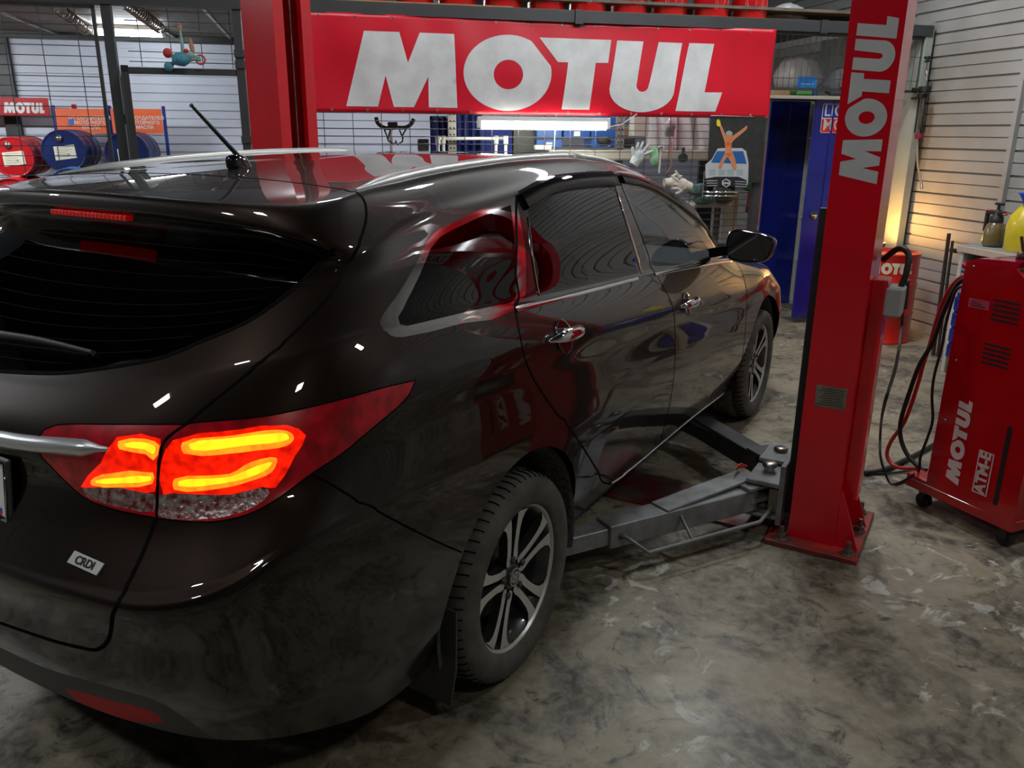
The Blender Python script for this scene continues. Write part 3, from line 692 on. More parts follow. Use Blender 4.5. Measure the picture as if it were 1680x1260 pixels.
lamp_in_top=px('305,696 180,696 95,697 72,705'); lamp_in_bot=px('72,705 62,722 64,742 90,772 125,806 150,823 200,839 257,850')
gapB=px('510,778 532,788 557,803 640,850 720,890 757,906')
RB={}  # region name -> polygon
a_ctr,a_r=(0.0,.325),.400
arch_r=[nearuv(a_ctr[0]+a_r*math.cos(math.radians(t)),a_ctr[1]+a_r*math.sin(math.radians(t))) for t in range(-2,183,5)]
arch_r=[(arch_r[0][0],-.5)]+arch_r+[(arch_r[-1][0],-.5)]
arch_f=[nearuv(2.77+.395*math.cos(math.radians(t)),.325+.395*math.sin(math.radians(t)),9,15) for t in range(-2,183,5)]
arch_f=[(arch_f[0][0],-.5)]+arch_f+[(arch_f[-1][0],-.5)]
RB['wheel_arch_r']=arch_r; RB['wheel_arch_f']=arch_f
RB['rear_window']=glass_r+[(glass_r[-1][0],gtop),(0.0,gtop+.1)]
RB['lamp_core_o1']=px('312,728 380,719 450,711 470,712 474,719 462,724 400,731 316,738',3,True)
RB['lamp_core_o2']=px('294,789 377,782 420,765 446,758 440,768 411,782 369,792 294,797',3,True)
RB['lamp_core_i1']=px('205,728 238,726 256,734 252,745 238,737 207,733',2,True)
RB['lamp_core_i2']=px('158,788 200,783 248,781 248,788 200,792 160,792',2,True)
RB['lamp_bar_o1']=px('300,726 380,715 455,705 477,710 482,720 470,731 420,739 302,744',3,True)
RB['lamp_bar_o2']=px('287,785 377,777 411,758 454,751 446,774 411,789 369,800 287,803',3,True)
RB['lamp_bar_i1']=px('195,724 240,720 263,731 253,755 240,745 197,737',2,True)
RB['lamp_bar_i2']=px('150,788 168,778 252,775 251,793 200,799 152,796',2,True)
RB['lamp_clear_o']=px('258,813 320,811 386,811 433,799 442,808 420,830 377,846 334,852 274,851 258,843',2,True)
RB['lamp_clear_i']=px('128,801 253,811 252,839 206,834 146,817',2,True)
RB['lamp_lit_o']=px('284,722 380,706 470,697 502,714 484,748 452,800 430,799 386,810 268,811 265,757',2,True)
RB['lamp_lit_i']=px('192,717 264,720 257,757 254,807 132,799 165,760',2,True)
RB['lamp_outer']=lamp_out_top+lamp_out_bot[1:]+hg_lamp[::-1][1:-1]
RB['lamp_inner']=lamp_in_top+lamp_in_bot[1:]+hg_lamp[::-1][1:-1]
spo_low=[(0.0,11.0),(1,11.0),(2,11.0),(3,11.0),(4,11.0),(4.7,11.0)]
RB['spoiler']=seam_roof+gapD[1:]+smooth(spo_low[::-1]+[],2)
RB['tailgate']=seam_roof+gapD[1:]+hg_up[1:]+hg_lamp[1:]+hg_dn[1:]
RB['reflector']=px('107,1130 180,1149 250,1167 268,1184 250,1186 180,1177 130,1152',2,True)
trim_top=px('0,1062 69,1094 171,1124 257,1150 300,1175 338,1203 358,1219'); trim_top=[(0.0,trim_top[0][1])]+trim_top
RB['bumper_trim']=trim_top+[(trim_top[-1][0]+.05,-.5),(0.0,-.5)]
RB['rear_bumper']=hg_dn[::-1]+[lamp_out_bot[-1]]+[p for p in lamp_out_bot[::-1][1:] if p[0]<PX(512,778)[0]]+gapB+[(arch_r[-2][0],arch_r[-2][1]),(arch_r[-1][0],-.5),(0,-.5)]
# doors
d_rear=px('848,321 845,505',3)+px('845,505 855,560 865,600 900,660 940,710 982,775',4)[1:]
d_sill=px('982,775 988,790 1003,793 1040,770 1100,722 1200,638 1212,630',4)
d_front=px('1205,427 1216,444 1224,473 1225,509 1222,551 1212,630',4)
d_mid=px('1012,287 1044,366 1074,446',3)+px('1074,446 1102,499 1108,564 1102,645 1090,700 1078,741',4)[1:]
d_top=px('848,321 900,296 960,286 1012,285 1060,296 1110,325 1150,355 1188,393 1205,427',4)
belt=px('845,505 950,479 1050,453 1130,437 1205,427',4)
RB['glass_quarter']=px('838,336 785,357 740,378 722,389 706,409 690,448 668,492 653,520 656,532 668,535 760,513 838,496',1,True)
RB['chrome_quarter']=px('846,323 780,348 730,372 716,380 700,398 680,438 650,487 628,517 624,532 640,550 662,553 760,530 843,509',2,True)
RB['glass_rear_door']=px('866,316 930,297 1001,290 1025,361 1049,448 960,469 882,486 868,400',1,True)
RB['glass_front_door']=px('1030,316 1062,313 1085,328 1118,356 1146,384 1161,407 1165,426 1120,435 1072,445 1050,380',1,True)
RB['door_frame']=d_top+belt[::-1][1:]
RB['sill']=px('990,789 1003,793 1040,770 1100,722 1200,638 1214,630',4)+[(arch_f[-1][0],1.0),(arch_f[-1][0],-.5),(arch_r[0][0],-.5),(arch_r[0][0],.6)]
mid_pts=d_mid
RB['front_door']=d_mid+[p for p in d_sill if p[0]>d_mid[-1][0]]+d_front[::-1][1:]+[p for p in d_top[::-1][1:] if p[0]>d_mid[0][0]]
RB['rear_door']=d_rear+[p for p in d_sill if p[0]<d_mid[-1][0]][1:]+d_mid[::-1]+[p for p in d_top[::-1] if p[0]<d_mid[0][0]][:-1]
RB['windshield']=uvs('12.9,8.15 12.9,9 12.9,10 12.9,11 12.9,12 12.95,12.9 13.2,13.5 13.9,13.9 16,14.05 16,8.15')
RB['roof_panel']=[(u_,12.75) for u_ in (6.2,7,8,9,10,11,12)]+[(12.5,12.9),(12.95,12.95)]+uvs('13.2,13.5 13.9,13.9 16,14.05 16,15 0,15')+seam_roof
RB['headlamp']=uvs('13.9,4.2 14.9,4.3 15.2,5.0 14.6,5.6 13.7,5.4')
RB['grille']=uvs('15.5,2.2 16,2.2 16,4.4 15.45,4.4')
RB['hood']=uvs('13.0,7.9 13.1,6.6 13.6,5.9 14.6,5.65 15.2,5.1 16,4.9 16,7.95')
RB['front_bumper']=uvs('13.95,-.5 13.9,3.9 14.9,4.3 15.2,5.05 16,4.85 16,-.5')
RB['fender']=d_front+[(arch_f[-1][0],1.0),(arch_f[-1][0],-.5)]+uvs('13.95,-.5 13.9,3.9 13.9,4.2 13.7,5.4 13.6,5.9 13.1,6.6 13.0,7.9 12.6,8.1')
ORDER=['wheel_arch_r','wheel_arch_f','lamp_core_o1','lamp_core_o2','lamp_core_i1','lamp_core_i2','lamp_bar_o1','lamp_bar_o2','lamp_bar_i1','lamp_bar_i2','lamp_clear_o','lamp_clear_i','lamp_lit_o','lamp_lit_i','lamp_outer','lamp_inner',
 'rear_window','spoiler','tailgate','reflector','bumper_trim','rear_bumper','glass_quarter','chrome_quarter','glass_rear_door','glass_front_door','door_frame','sill','front_door','rear_door','windshield','roof_panel','headlamp','grille','hood','front_bumper','fender']
# one planar subdivision of the whole surface along all outlines
V2=[];E2=[]
for nme in ORDER:
    pl=[(min(max(p[0],0),16),min(max(p[1],0),15)) for p in RB[nme]]
    q_=[]
    for p in pl:
        if not q_ or abs(p[0]-q_[-1][0])+abs(p[1]-q_[-1][1])>1e-3: q_.append(p)
    RB[nme]=q_
    k0=len(V2)
    # subdivide long edges so that they follow the surface
    dens=[]
    for i in range(len(q_)):
        a,b=q_[i],q_[(i+1)%len(q_)]; n=max(1,int(max(abs(a[0]-b[0])/.12,abs(a[1]-b[1])/.12)))
        for t in range(n): dens.append((a[0]+(b[0]-a[0])*t/n,a[1]+(b[1]-a[1])*t/n))
    V2+=[Vector(p) for p in dens]; E2+=[(k0+i,k0+(i+1)%len(dens)) for i in range(len(dens))]
k0=len(V2); V2+=[Vector(p) for p in ((0,0),(16,0),(16,15),(0,15))]; E2+=[(k0,k0+1),(k0+1,k0+2),(k0+2,k0+3),(k0+3,k0)]
for a in range(0,161):
    for b in range(0,151):
        V2.append(Vector((a*.1,b*.1)))
_R=delaunay_2d_cdt(V2,E2,[],0,2e-4)
UV=np.array([(v.x,v.y) for v in _R[0]]); TRI=[tuple(f) for f in _R[2] if len(f)==3]
T=np.array(TRI); 
cr_=np.cross(UV[T[:,1]]-UV[T[:,0]],UV[T[:,2]]-UV[T[:,0]]); T[cr_<0]=T[cr_<0][:,::-1]; T=T[np.abs(cr_)>1e-9]
CEN=UV[T].mean(1)
cls=np.full(len(T),-1)
for k,nme in enumerate(ORDER):
    m=(cls<0)
    ins=pinp(CEN,RB[nme]); cls[m&ins]=k
POS=SV(UV); NRM=SN(UV)
bad=~np.isfinite(NRM).all(1)|(np.linalg.norm(NRM,axis=1)<.5)|(UV[:,1]>14.97); NRM[bad]=(0,0,1)
def patch(name,mask,m,parent,side=1,off=0.0,solid=0.0,bothhalves=False,nz=None):
    tri=T[mask]; ids,inv=np.unique(tri,return_inverse=True); tri=inv.reshape(-1,3)
    P=POS[ids]+NRM[ids]*off; N=NRM[ids].copy(); 
    if nz is not None: N=nz(P,N)
    sets=[]
    if bothhalves: sets=[1,-1]
    else: sets=[side]
    Vs=[];Fs=[];Ns=[];k=0
    for s_ in sets:
        mm=np.array([1,s_,1.]); t_=tri if s_>0 else tri[:,::-1]
        Vs.append(P*mm);Ns.append(N*mm);Fs.append(t_+k);k+=len(P)
        if solid:
            Vs.append((P-N*solid)*mm);Ns.append(-N*mm);Fs.append(t_[:,::-1]+k)
            # rim
            ed={}
            for f in t_:
                for a,b in ((f[0],f[1]),(f[1],f[2]),(f[2],f[0])):
                    if (b,a) in ed: del ed[(b,a)]
                    else: ed[(a,b)]=1
            base=k-len(P); rim=np.array([(base+b,base+a,k+a,k+b) for a,b in ed]) if ed else None
            k+=len(P)
            if rim is not None: Fs.append(rim)
    V_=np.concatenate(Vs);N_=np.concatenate(Ns); F_=[tuple(int(i) for i in f) for g in Fs for f in g]
    if bothhalves and not solid:      # weld the centre line
        n=len(P); z=np.abs(P[:,1])<1e-6; F_=[tuple((i-n if i>=n and z[i-n] else i) for i in f) for f in F_]
        N_[:n][z,1]=0
    me=bpy.data.meshes.new(name); me.from_pydata(V_.tolist(),[],F_); me.materials.append(m)
    me.polygons.foreach_set('use_smooth',[True]*len(me.polygons)); me.update()
    N_/=np.maximum(np.linalg.norm(N_,axis=1,keepdims=True),1e-9)
    if not solid: me.normals_split_custom_set_from_vertices([tuple(n) for n in N_])
    o=bpy.data.objects.new(name,me); COL.objects.link(o); o.parent=parent
    return o
def M_(*n): return np.isin(cls,[ORDER.index(x) if x else -1 for x in n])
def both(name,mask,m,parent=None,**k):
    p=parent if isinstance(parent,(list,tuple)) else (parent or car,)*2
    return [patch(name,mask,m,p[0],1,**k),patch(name,mask,m,p[1],-1,**k)]
# centre pieces
tailg=patch('tailgate',M_('tailgate'),PAINT,car,bothhalves=True)
rwin=patch('rear_window',M_('rear_window'),DARKGLASS,car,bothhalves=True); rwin['label']='dark tinted rear window with heating lines'
spo=patch('roof_spoiler',M_('spoiler'),PAINT,tailg,bothhalves=True)
bump=patch('rear_bumper',M_('rear_bumper'),PAINT,car,bothhalves=True)
btrim=patch('bumper_trim',M_('bumper_trim'),PLASTIC,car,bothhalves=True); btrim['label']='matt dark plastic lower trim'
roofp=patch('roof_panel',M_('roof_panel'),PAINT,car,bothhalves=True)
wsh=patch('windshield',M_('windshield'),CLEARGLASS,car,bothhalves=True)
patch('hood',M_('hood'),PAINT,car,bothhalves=True); patch('front_bumper',M_('front_bumper'),PAINT,car,bothhalves=True)
patch('grille',M_('grille'),GLOSSBLK,car,bothhalves=True)
both('headlamp',M_('headlamp'),LAMPCLR)
both('body_side',M_(None),PAINT); both('front_fender',M_('fender'),PAINT); both('sill_panel',M_('sill'),PAINT)
rd=both('rear_door',M_('rear_door'),PAINT); fd=both('front_door',M_('front_door'),PAINT)
umid=np.interp(CEN[:,1],[p[1] for p in d_mid][::-1],[p[0] for p in d_mid][::-1])
inrear=CEN[:,0]<umid
both('window_frame',M_('door_frame')&inrear,GLOSSBLK,rd); both('window_frame',M_('door_frame')&~inrear,GLOSSBLK,fd)
for o in both('door_window',M_('glass_rear_door'),DARKGLASS,rd): o['label']='dark tinted window'
both('door_window',M_('glass_front_door'),CLEARGLASS,fd)
for o in both('quarter_window',M_('glass_quarter'),DARKGLASS): o['label']='dark tinted quarter window'
both('chrome_surround',M_('chrome_quarter'),CHROME)
both('side_reflector',M_('reflector'),REFLR,btrim)
lo=both('tail_lamp',M_('lamp_outer'),LAMPRED); li=both('tailgate_lamp',M_('lamp_inner'),LAMPRED,tailg)
both('lit_reflector',M_('lamp_lit_o'),LAMPLIT,lo); 
for nme,par in (('lamp_bar_o1',lo),('lamp_bar_o2',lo)):
    both('light_bar',M_(nme),LAMPBAR,par,off=.002); both('light_bar',M_(nme.replace('bar','core')),LAMPCORE,par,off=.002)
both('reverse_lens',M_('lamp_clear_o'),LAMPCLR,lo)
lic=[patch('tailgate_lamp_lights',M_('lamp_lit_i'),LAMPLIT,l,s_) for l,s_ in ((li[0],1),(li[1],-1))]
for nme in ('lamp_bar_i1','lamp_bar_i2'):
    both('light_bar',M_(nme),LAMPBAR,li,off=.002); both('light_bar',M_(nme.replace('bar','core')),LAMPCORE,li,off=.002)
both('reverse_lens',M_('lamp_clear_i'),LAMPCLR,li)
for o in lic: o.name='lit_reflector'

# strips that follow the surface
def strip(name,pts,w,h,m,parent,side=1,prof=None,off=0.0,taper=None,n=None):
    uv=np.array(pts); P=SV(uv); N=SN(uv); k=len(P); mm=np.array([1,side,1.])
    Tn=np.gradient(P,axis=0); Tn/=np.maximum(np.linalg.norm(Tn,axis=1,keepdims=True),1e-9); B=np.cross(N,Tn)
    prof=prof or [(-1,-.4),(-1,0.5),(-.6,1),(.6,1),(1,.5),(1,-.4)]; q=len(prof); vs=[]
    for i in range(k):
        tw=1 if taper is None else taper(i/(k-1))
        for a,b in prof: vs.append(tuple((P[i]+B[i]*a*w/2*tw+N[i]*(b*h*tw+off))*mm))
    fs=[]
    for i in range(k-1):
        for j in range(q-1 if prof[0]!=prof[-1] else q-1):
            f=(i*q+j,i*q+j+1,(i+1)*q+j+1,(i+1)*q+j); fs.append(f if side<0 else f[::-1])
    mb=MB(); mb.add(vs,fs,True); mb.add([vs[j] for j in range(q)],[list(range(q))]); mb.add([vs[(k-1)*q+j] for j in range(q)],[list(range(q))[::-1]])
    return mb.build(name,m,parent)
def seam(pts,parent,w=.0055): 
    for s_ in (1,-1): strip('panel_gap',pts,w,.0008,SEAM,parent if not isinstance(parent,list) else parent[0 if s_>0 else 1],s_)
    return
def dense(pts,st=.06):
    out=[]
    for i in range(len(pts)-1):
        a,b=pts[i],pts[i+1]; n=max(1,int(max(abs(a[0]-b[0]),abs(a[1]-b[1]))/st))
        out+=[(a[0]+(b[0]-a[0])*t/n,a[1]+(b[1]-a[1])*t/n) for t in range(n)]
    return out+[pts[-1]]
seam(dense(seam_roof),spo,.007); seam(dense(gapD),spo,.007); seam(dense(hg_up),tailg,.007); seam(dense(hg_lamp),tailg,.006); seam(dense(hg_dn),tailg,.009)
seam(dense(gapB),bump,.005); seam(dense(d_rear[3:]+d_sill[1:]),rd,.007); seam(dense(d_mid),fd,.006); seam(dense(d_front),fd,.006)
seam(dense(px('848,321 845,505',3)),rd,.01)
seam(dense(lamp_out_top+lamp_out_bot),lo,.003); seam(dense(lamp_in_top+lamp_in_bot),li,.003)
seam(dense(glass_r),tailg,.010)
for k in range(13):
    v_=8.05+k*.165; P=[(0.0,v_)]
    gl=RB['rear_window']; us=[p[0] for p in gl if abs(p[1]-v_)<.12 and p[0]>.5]; um=(min(us) if us else 3.6)-.35
    pts=[(um*q/30,v_) for q in range(31)]
    for s_ in (1,-1): strip('heating_line',pts,.0009,.0003,mat('heater_brown',(.022,.008,.004),rough=.8,spec=.1),rwin,s_)
for s_,i in ((1,0),(-1,1)):
    strip('chrome_strip',dense(px('846,508 950,482 1046,457')),.016,.004,CHROME,rd[i],s_)
    strip('chrome_strip',dense(px('1074,450 1130,439 1200,428')),.016,.004,CHROME,fd[i],s_)
    strip('chrome_strip',dense(px('850,320 900,296 960,286 1012,285')),.008,.004,CHROME,rd[i],s_)
    strip('roof_rail',dense(px('585,311 640,295 700,282 780,269 860,260 950,257 1035,268')),.050,.013,SATIN,car,s_,prof=[(-1,-.3),(-1,.3),(-.7,.9),(0,1.15),(.7,.9),(1,.3),(1,-.3)],taper=lambda t:min(1,.15+t*4,.25+(1-t)*5))
    strip('sill_edge_highlight',dense(px('1003,793 1040,770 1100,722 1200,638 1212,630')),.006,.003,CHROME,car,s_,prof=[(-1,-.4),(-1,1),(0,1.8),(1,1),(1,-.4)])  # bright strip standing in for the highlight on the painted sill edge
    # wind visors over the door windows
    v1=dense(px('856,330 900,306 960,296 1008,294')); strip('wind_visor',v1,.06,.012,VISOR,rd[i],s_,prof=[(-1,.1),(-.9,1),(.2,1.1),(1,.4)])
    v2=dense(px('1018,294 1060,303 1108,331 1146,361 1180,394')); strip('wind_visor',v2,.045,.012,VISOR,fd[i],s_,prof=[(-1,.1),(-.9,1),(.2,1.1),(1,.4)],taper=lambda t:1-.6*t)
    strip('quarter_divider',dense(px('866,357 874,430 883,483')),.010,.003,GLOSSBLK,rd[i],s_)
    b1=dense(px('1008,300 1028,366 1053,447')); strip('pillar_trim',b1,.012,.004,CHROME,rd[i],s_)
# door handles
def handle(cx,cy,parent,i,s_):
    uv=PX(cx,cy); c=Vector(SV([uv])[0]); n=Vector(SN([uv])[0]); t=Vector((1,0,-.03)); t=(t-n*t.dot(n)).normalized(); b=n.cross(t)
    mm=Matrix.Scale(-1,4,Vector((0,1,0))) if s_<0 else Matrix.Identity(4)
    M=mm@frame(c,t,b,n)
    if True:
        cup=MB(); cup.T=M; cup.lathe([(.052,.0006),(.050,.002),(.042,.0015),(.0,.001)],24,(0,-.004,0),(0,0,1)); cup.build('handle_recess',GLOSSBLK,parent)
        h=MB(); h.T=M; nn=17; vs=[];fs=[];q=10
        for k in range(nn):
            x=-.105+.21*k/(nn-1); tt=abs(k/(nn-1)*2-1); hw=.016*(1-tt**2.5)+.004; z=.030*(1-tt**4)+.004; hz=.008*(1-tt**3)+.003
            for j in range(q):
                a=2*PI*j/q; vs.append((x,-.002+hw*math.cos(a),z+hz*math.sin(a)))
        for k in range(nn-1):
            for j in range(q): fs.append((k*q+j,k*q+(j+1)%q,(k+1)*q+(j+1)%q,(k+1)*q+j))
        h.add(vs,fs,True); h.build('door_handle',CHROME,parent)
for s_,i in ((1,0),(-1,1)): handle(925,549,rd[i],i,s_); handle(1127,497,fd[i],i,s_)
# tailgate chrome bar, badge, plate, wiper, brake light
cb=px('0,720 45,727 100,731 178,737',5); cb=[(0.0,cb[0][1]-.02)]+cb
for s_ in (1,-1): strip('chrome_bar',dense(cb),.036,.014,mat('bright_bar',(.78,.79,.80),rough=.22,metal=.8,var=.02),tailg,s_,prof=[(-1,-.3),(-1,.5),(-.2,1),(.4,.75),(1,-.3)],taper=lambda t:min(1,.25+(1-t)*6))
def onsurf(cx,cy,dirx=(0,-1,0)):
    uv=PX(cx,cy); c=Vector(SV([uv])[0]); n=Vector(SN([uv])[0]); t=Vector(dirx); t=(t-n*t.dot(n)).normalized(); return frame(c,t,n.cross(t),n),c,n
M,c,n=onsurf(141,924)
bd=MB(); bd.T=M; bd.prism([(-.042,-.011),(.040,-.013),(.044,.012),(-.038,.014)],0,.003); badge=bd.build('engine_badge',SATIN,tailg)
textmesh('badge_lettering','CRDi'.upper(),.022,mat('badge_black',(.01,.01,.01),rough=.3),badge,M@Matrix.Translation((0,0,.0034)),.0006,bold=.0006)
plate=MB(); YP=-.272
M,c,n=onsurf(12,800)
pM=frame(Vector((c.x-.012,0,c.z)),(0,-1,0),Vector((.12,0,1)).normalized(),Vector((-1,0,.12)).normalized())
pl=MB(); pl.T=pM; pl.box(-.275,.275,-.072,.072,-.006,.004,.004); pl=pl.build('number_plate',PLASTIC,car); 
pw=MB(); pw.T=pM; pw.box(-.262,.262,-.058,.058,.004,.006,.001); pwo=pw.build('plate_face',mat('plate_white',(.75,.75,.73),rough=.35,coat=.5),pl)
pf=MB(); pf.T=pM
pfr=MB(); pfr.T=pM; pfr.tube([(-.266,.062,.006),(.266,.062,.006),(.266,-.062,.006),(-.266,-.062,.006),(-.266,.062,.006)],.004,6); pfr.build('plate_frame',CHROME,pl)
for k,(cc,y0) in enumerate((((.6,.6,.6),-.030),((.02,.06,.4),-.037),((.55,.01,.02),-.044))):
    q=MB(); q.T=pM; q.box(.208,.25,y0-.007,y0,.006,.0065); q.build('flag_stripe',mat('flag_%d'%k,cc,rough=.4),pwo)
q=MB(); q.T=pM; q.prism(arc(.222,.012,.022,-90,90,10,.03)+arc(.222,.012,.008,90,-90,10,.012),.006,.0066); q.build('plate_digit',SEAM,pwo)
# wiper lying on the rear window
w0=px('0,552 60,560 100,568 156,581',4); w0=[(0.0,w0[0][1])]+w0
strip('wiper_arm',dense(w0),.022,.020,PLASTIC,car,1,prof=[(-1,0),(-.9,.7),(-.3,1.2),(.5,1),(1,0)],taper=lambda t:1-.45*t)
w1=px('0,566 60,574 100,579 150,587',4); w1=[(0.0,w1[0][1])]+w1
strip('wiper_blade',dense(w1),.010,.012,SEAM,car,1,prof=[(-1,0),(-.5,1),(.5,1),(1,0)])
# high brake light hanging under the spoiler
bl=MB(); 
for k in range(20):
    y=-.145+.29*k/19; uvk=(abs(y)/.45*2,10.82); p=SV([uvk])[0]; bl.box(p[0]-.012,p[0]+.010,y-.006,y+.006,p[2]-.016,p[2]-.002,.002)
bl.build('high_brake_light',mat('brake_light_red',(.4,.01,.01),rough=.3,coat=1,emis=(1,.01,.003),es=.10),tailg)
# aerial
M,c,n=onsurf(392,275,(1,0,0))
ab=MB(); ab.T=M; ab.lathe([(.040,0),(.040,.008),(.035,.026),(.026,.036),(.014,.040),(0,.040)],24,(0,0,-.002)); ab.v=[M@Vector(((q:=(M.inverted()@v)).x*1.05-q.z*.4,q.y*.55,q.z)) for v in ab.v]
abo=ab.build('aerial_base',GLOSSBLK,roofp)
tip=WP(313,172,1,.0); base=c+n*.034
am=MB(); pts=[base+(tip-base)*(k/40) for k in range(41)]; am.tube(pts,.006,8,rs=[.0065+(.0015 if k%2 else 0)-.003*k/40 if k<40 else .006 for k in range(41)]); am.build('aerial_mast',PLASTIC,abo)
# mirrors
for s_,i in ((1,0),(-1,1)):
    Y=-1.0; c=WP(1226,403,1,-.98); mm=Matrix.Scale(-1,4,Vector((0,1,0))) if s_<0 else Matrix.Identity(4)
    mb=MB(); mb.T=mm@frame(c,(0,-1,0),(0,0,1),(-1,0,0))@Matrix.Scale(.86,4); vs=[];fs=[];nr=24
    rings=[(0.0,-.10,.05),(.05,-.085,.75),(.1,-.06,.95),(.14,-.02,1.0),(.14,.018,1.0),(.14,.03,.93)]
    out=[(-.105,-.052),(-.06,-.082),(.04,-.088),(.115,-.068),(.14,-.01),(.145,.035),(.10,.062),(0,.083),(-.07,.083),(-.105,.05)]
    out=smooth(out,3,True); nr=len(out)
    for (_,z,s) in rings:
        for p in out: vs.append((p[0]*s,p[1]*s,z))
    for j in range(len(rings)-1):
        for k in range(nr): fs.append((j*nr+k,j*nr+(k+1)%nr,(j+1)*nr+(k+1)%nr,(j+1)*nr+k))
    mb.add(vs,fs,True); mb.beam((-.09,-.03,-.02),(-.21,-.06,-.04),.05,.03)
    mo=mb.build('door_mirror',GLOSSBLK,fd[i])
    g=MB(); g.T=mb.T; g.prism([(p[0]*.9,p[1]*.88) for p in out],.020,.024); g.build('mirror_glass',mat('mirror_silver',(.8,.8,.82),rough=.02,metal=1,var=.01),mo)
# ------------------------------------------------------------ wheels
def wheel(x,y,s_):
    t=bpy.data.objects.new('road_wheel',None); COL.objects.link(t); t.parent=car; t.location=(x,y,.323)
    ty=MB(); ax=Vector((0,-s_,0))
    R=.323
    prof=[(.222,-.10),(.235,-.118),(.27,-.124),(.300,-.116),(.315,-.098)]
    tr=[(-.085),(-.055),(-.051),(-.047),(-.018),(-.014),(-.010),(.010),(.014),(.018),(.047),(.051),(.055),(.085)]
    for k,h in enumerate(tr): prof.append((R-.001-.006*(abs(h)/.09)**4-(.008 if k in (2,6+1,7-1,11) and abs(h) in (.051,.014) else 0),h))
    prof+=[(.315,.098),(.300,.116),(.285,.122),(.262,.1235),(.240,.120),(.226,.112),(.222,.100)]
    ty.lathe([(a,b) for a,b in prof],72,(0,0,0),ax,True,False)
    for k in range(72):
        a=2*PI*k/72
        for sgn in (-1,1):
            p0=Vector((math.cos(a),0,math.sin(a)))*(.3175)+Vector((0,-s_*sgn*.098,0)); p1=Vector((math.cos(a+.03),0,math.sin(a+.03)))*(.3205)+Vector((0,-s_*sgn*.060,0))
            pass
    ty.build('tyre',mat('tread_rubber',(.055,.052,.046),rough=.75,col2=(.11,.10,.085),scale=14,bump=.2,bscale=80),t)
    for sgn in (-1,1):
        sp=MB()
        for k in range(64):                                   # shoulder sipes
            a=2*PI*k/64
            pts=[Vector((math.cos(a+da)*r_,-s_*sgn*h,math.sin(a+da)*r_)) for da,r_,h in ((0,.3085,.1085),(.004,.3165,.096),(.012,.3205,.082),(.02,.3218,.060))]
            sp.tube(pts,.0022,4)
        sp.build('tread_grooves',SEAM,t)
    rim=MB(); rim.lathe([(.222,-.10),(.215,-.09),(.19,-.02),(.185,.05),(.205,.09),(.2165,.098)],64,(0,0,0),ax,True,False); rim.build('rim_barrel',ALLOYDK,t)
    lip=MB(); lip.lathe([(.2165,.098),(.2195,.104),(.228,.1055),(.2315,.101),(.2300,.092)],72,(0,0,0),ax,True,False); lip.lathe([(.2125,.094),(.2165,.0995),(.2195,.104)],72,(0,0,0),ax,True,False); lip.build('rim_lip',ALLOY,t)
    M0=frame((0,0,0),(s_,0,0),(0,0,1),(0,-s_,0))          # local x across, y up, z outwards
    sp=MB(); sd=MB()
    for k in range(5):
        A=M0@rotz(2*PI*k/5+ (math.radians(4) if x<1 else math.radians(18)))
        for m_ in (1,-1):
            inner=[(.0075,.052),(.0085,.10),(.0125,.15),(.0175,.19),(.0215,.214)]
            outer=[(.100,.190),(.082,.196),(.062,.192),(.046,.176),(.037,.150),(.0325,.115),(.0305,.085),(.033,.062),(.030,.045),(.012,.040)]
            poly=[(p[0]*m_,p[1]) for p in inner+outer]
            def Z(r_): return .082+.016*min(1,max(0,(r_-.05)/.15))
            mb=MB(); mb.prism(poly,-.030,0,None); vs=[A@Vector((v.x,v.y,Z(math.hypot(v.x,v.y))+(v.z if v.z>-.01 else -.030))) for v in mb.v]
            nt_=len(mb.f)
            top=[f for f in mb.f if all(mb.v[i].z>-.01 for i in f)]; oth=[f for f in mb.f if not all(mb.v[i].z>-.01 for i in f)]
            sp.add(vs,top); sd.add(vs,oth)
        sd.add([A@Vector(p) for p in ((-.02,.05,.058),(.02,.05,.058),(.022,.214,.066),(-.022,.214,.066))],[(0,1,2,3)])
        sd.lathe([(.011,.078),(.011,.090),(.007,.092)],10,A@Vector((0,.058,0)),(0,-s_,0))
    sp.build('spoke_faces',ALLOY,t); sd.build('spoke_sides',ALLOYDK,t)
    hb=MB(); hb.lathe([(.05,.03),(.05,.070),(.040,.082),(.036,.084)],28,(0,0,0),ax); hb.build('hub',ALLOYDK,t)
    cp=MB(); cp.lathe([(.031,.080),(.030,.090),(.027,.0915),(0,.0915)],28,(0,0,0),ax,True,False); cpo=cp.build('centre_cap',ALLOYDK,t)
    rg=MB(); A=M0@Matrix.Translation((0,0,.0918)); rg.prism(arc(0,0,.0285,0,350,35),0,.0012,A,[arc(0,0,.0255,0,350,35)])
    rg.prism(arc(0,0,.022,0,350,35,.015),0,.0012,A,[arc(0,0,.0185,0,350,35,.0115)])
    for sx in (-1,1): rg.prism([(sx*.0075-.0025-.003,-.010),(sx*.0075+.0025-.003,-.010),(sx*.0075+.0025+.003,.010),(sx*.0075-.0025+.003,.010)],0,.0012,A)
    rg.prism([(-.007,-.0035),(.006,-.001),(.007,.0035),(-.006,.001)],0,.0012,A); rg.build('cap_emblem',ALLOY,cpo)
    dk=MB(); dk.lathe([(.05,.0),(.145,.0),(.145,.012),(.05,.012)],40,(0,0,0),ax); dk.build('brake_disc',DISC,t)
    cl=MB(); cl.T=M0; cl.prism(arc(0,0,.155,150,205,8)+arc(0,0,.10,205,150,8),.0,.045); cl.build('brake_caliper',ALLOYDK,t)
for x in (0,2.77):
    for s_ in (1,-1): wheel(x,-s_*.78,s_)
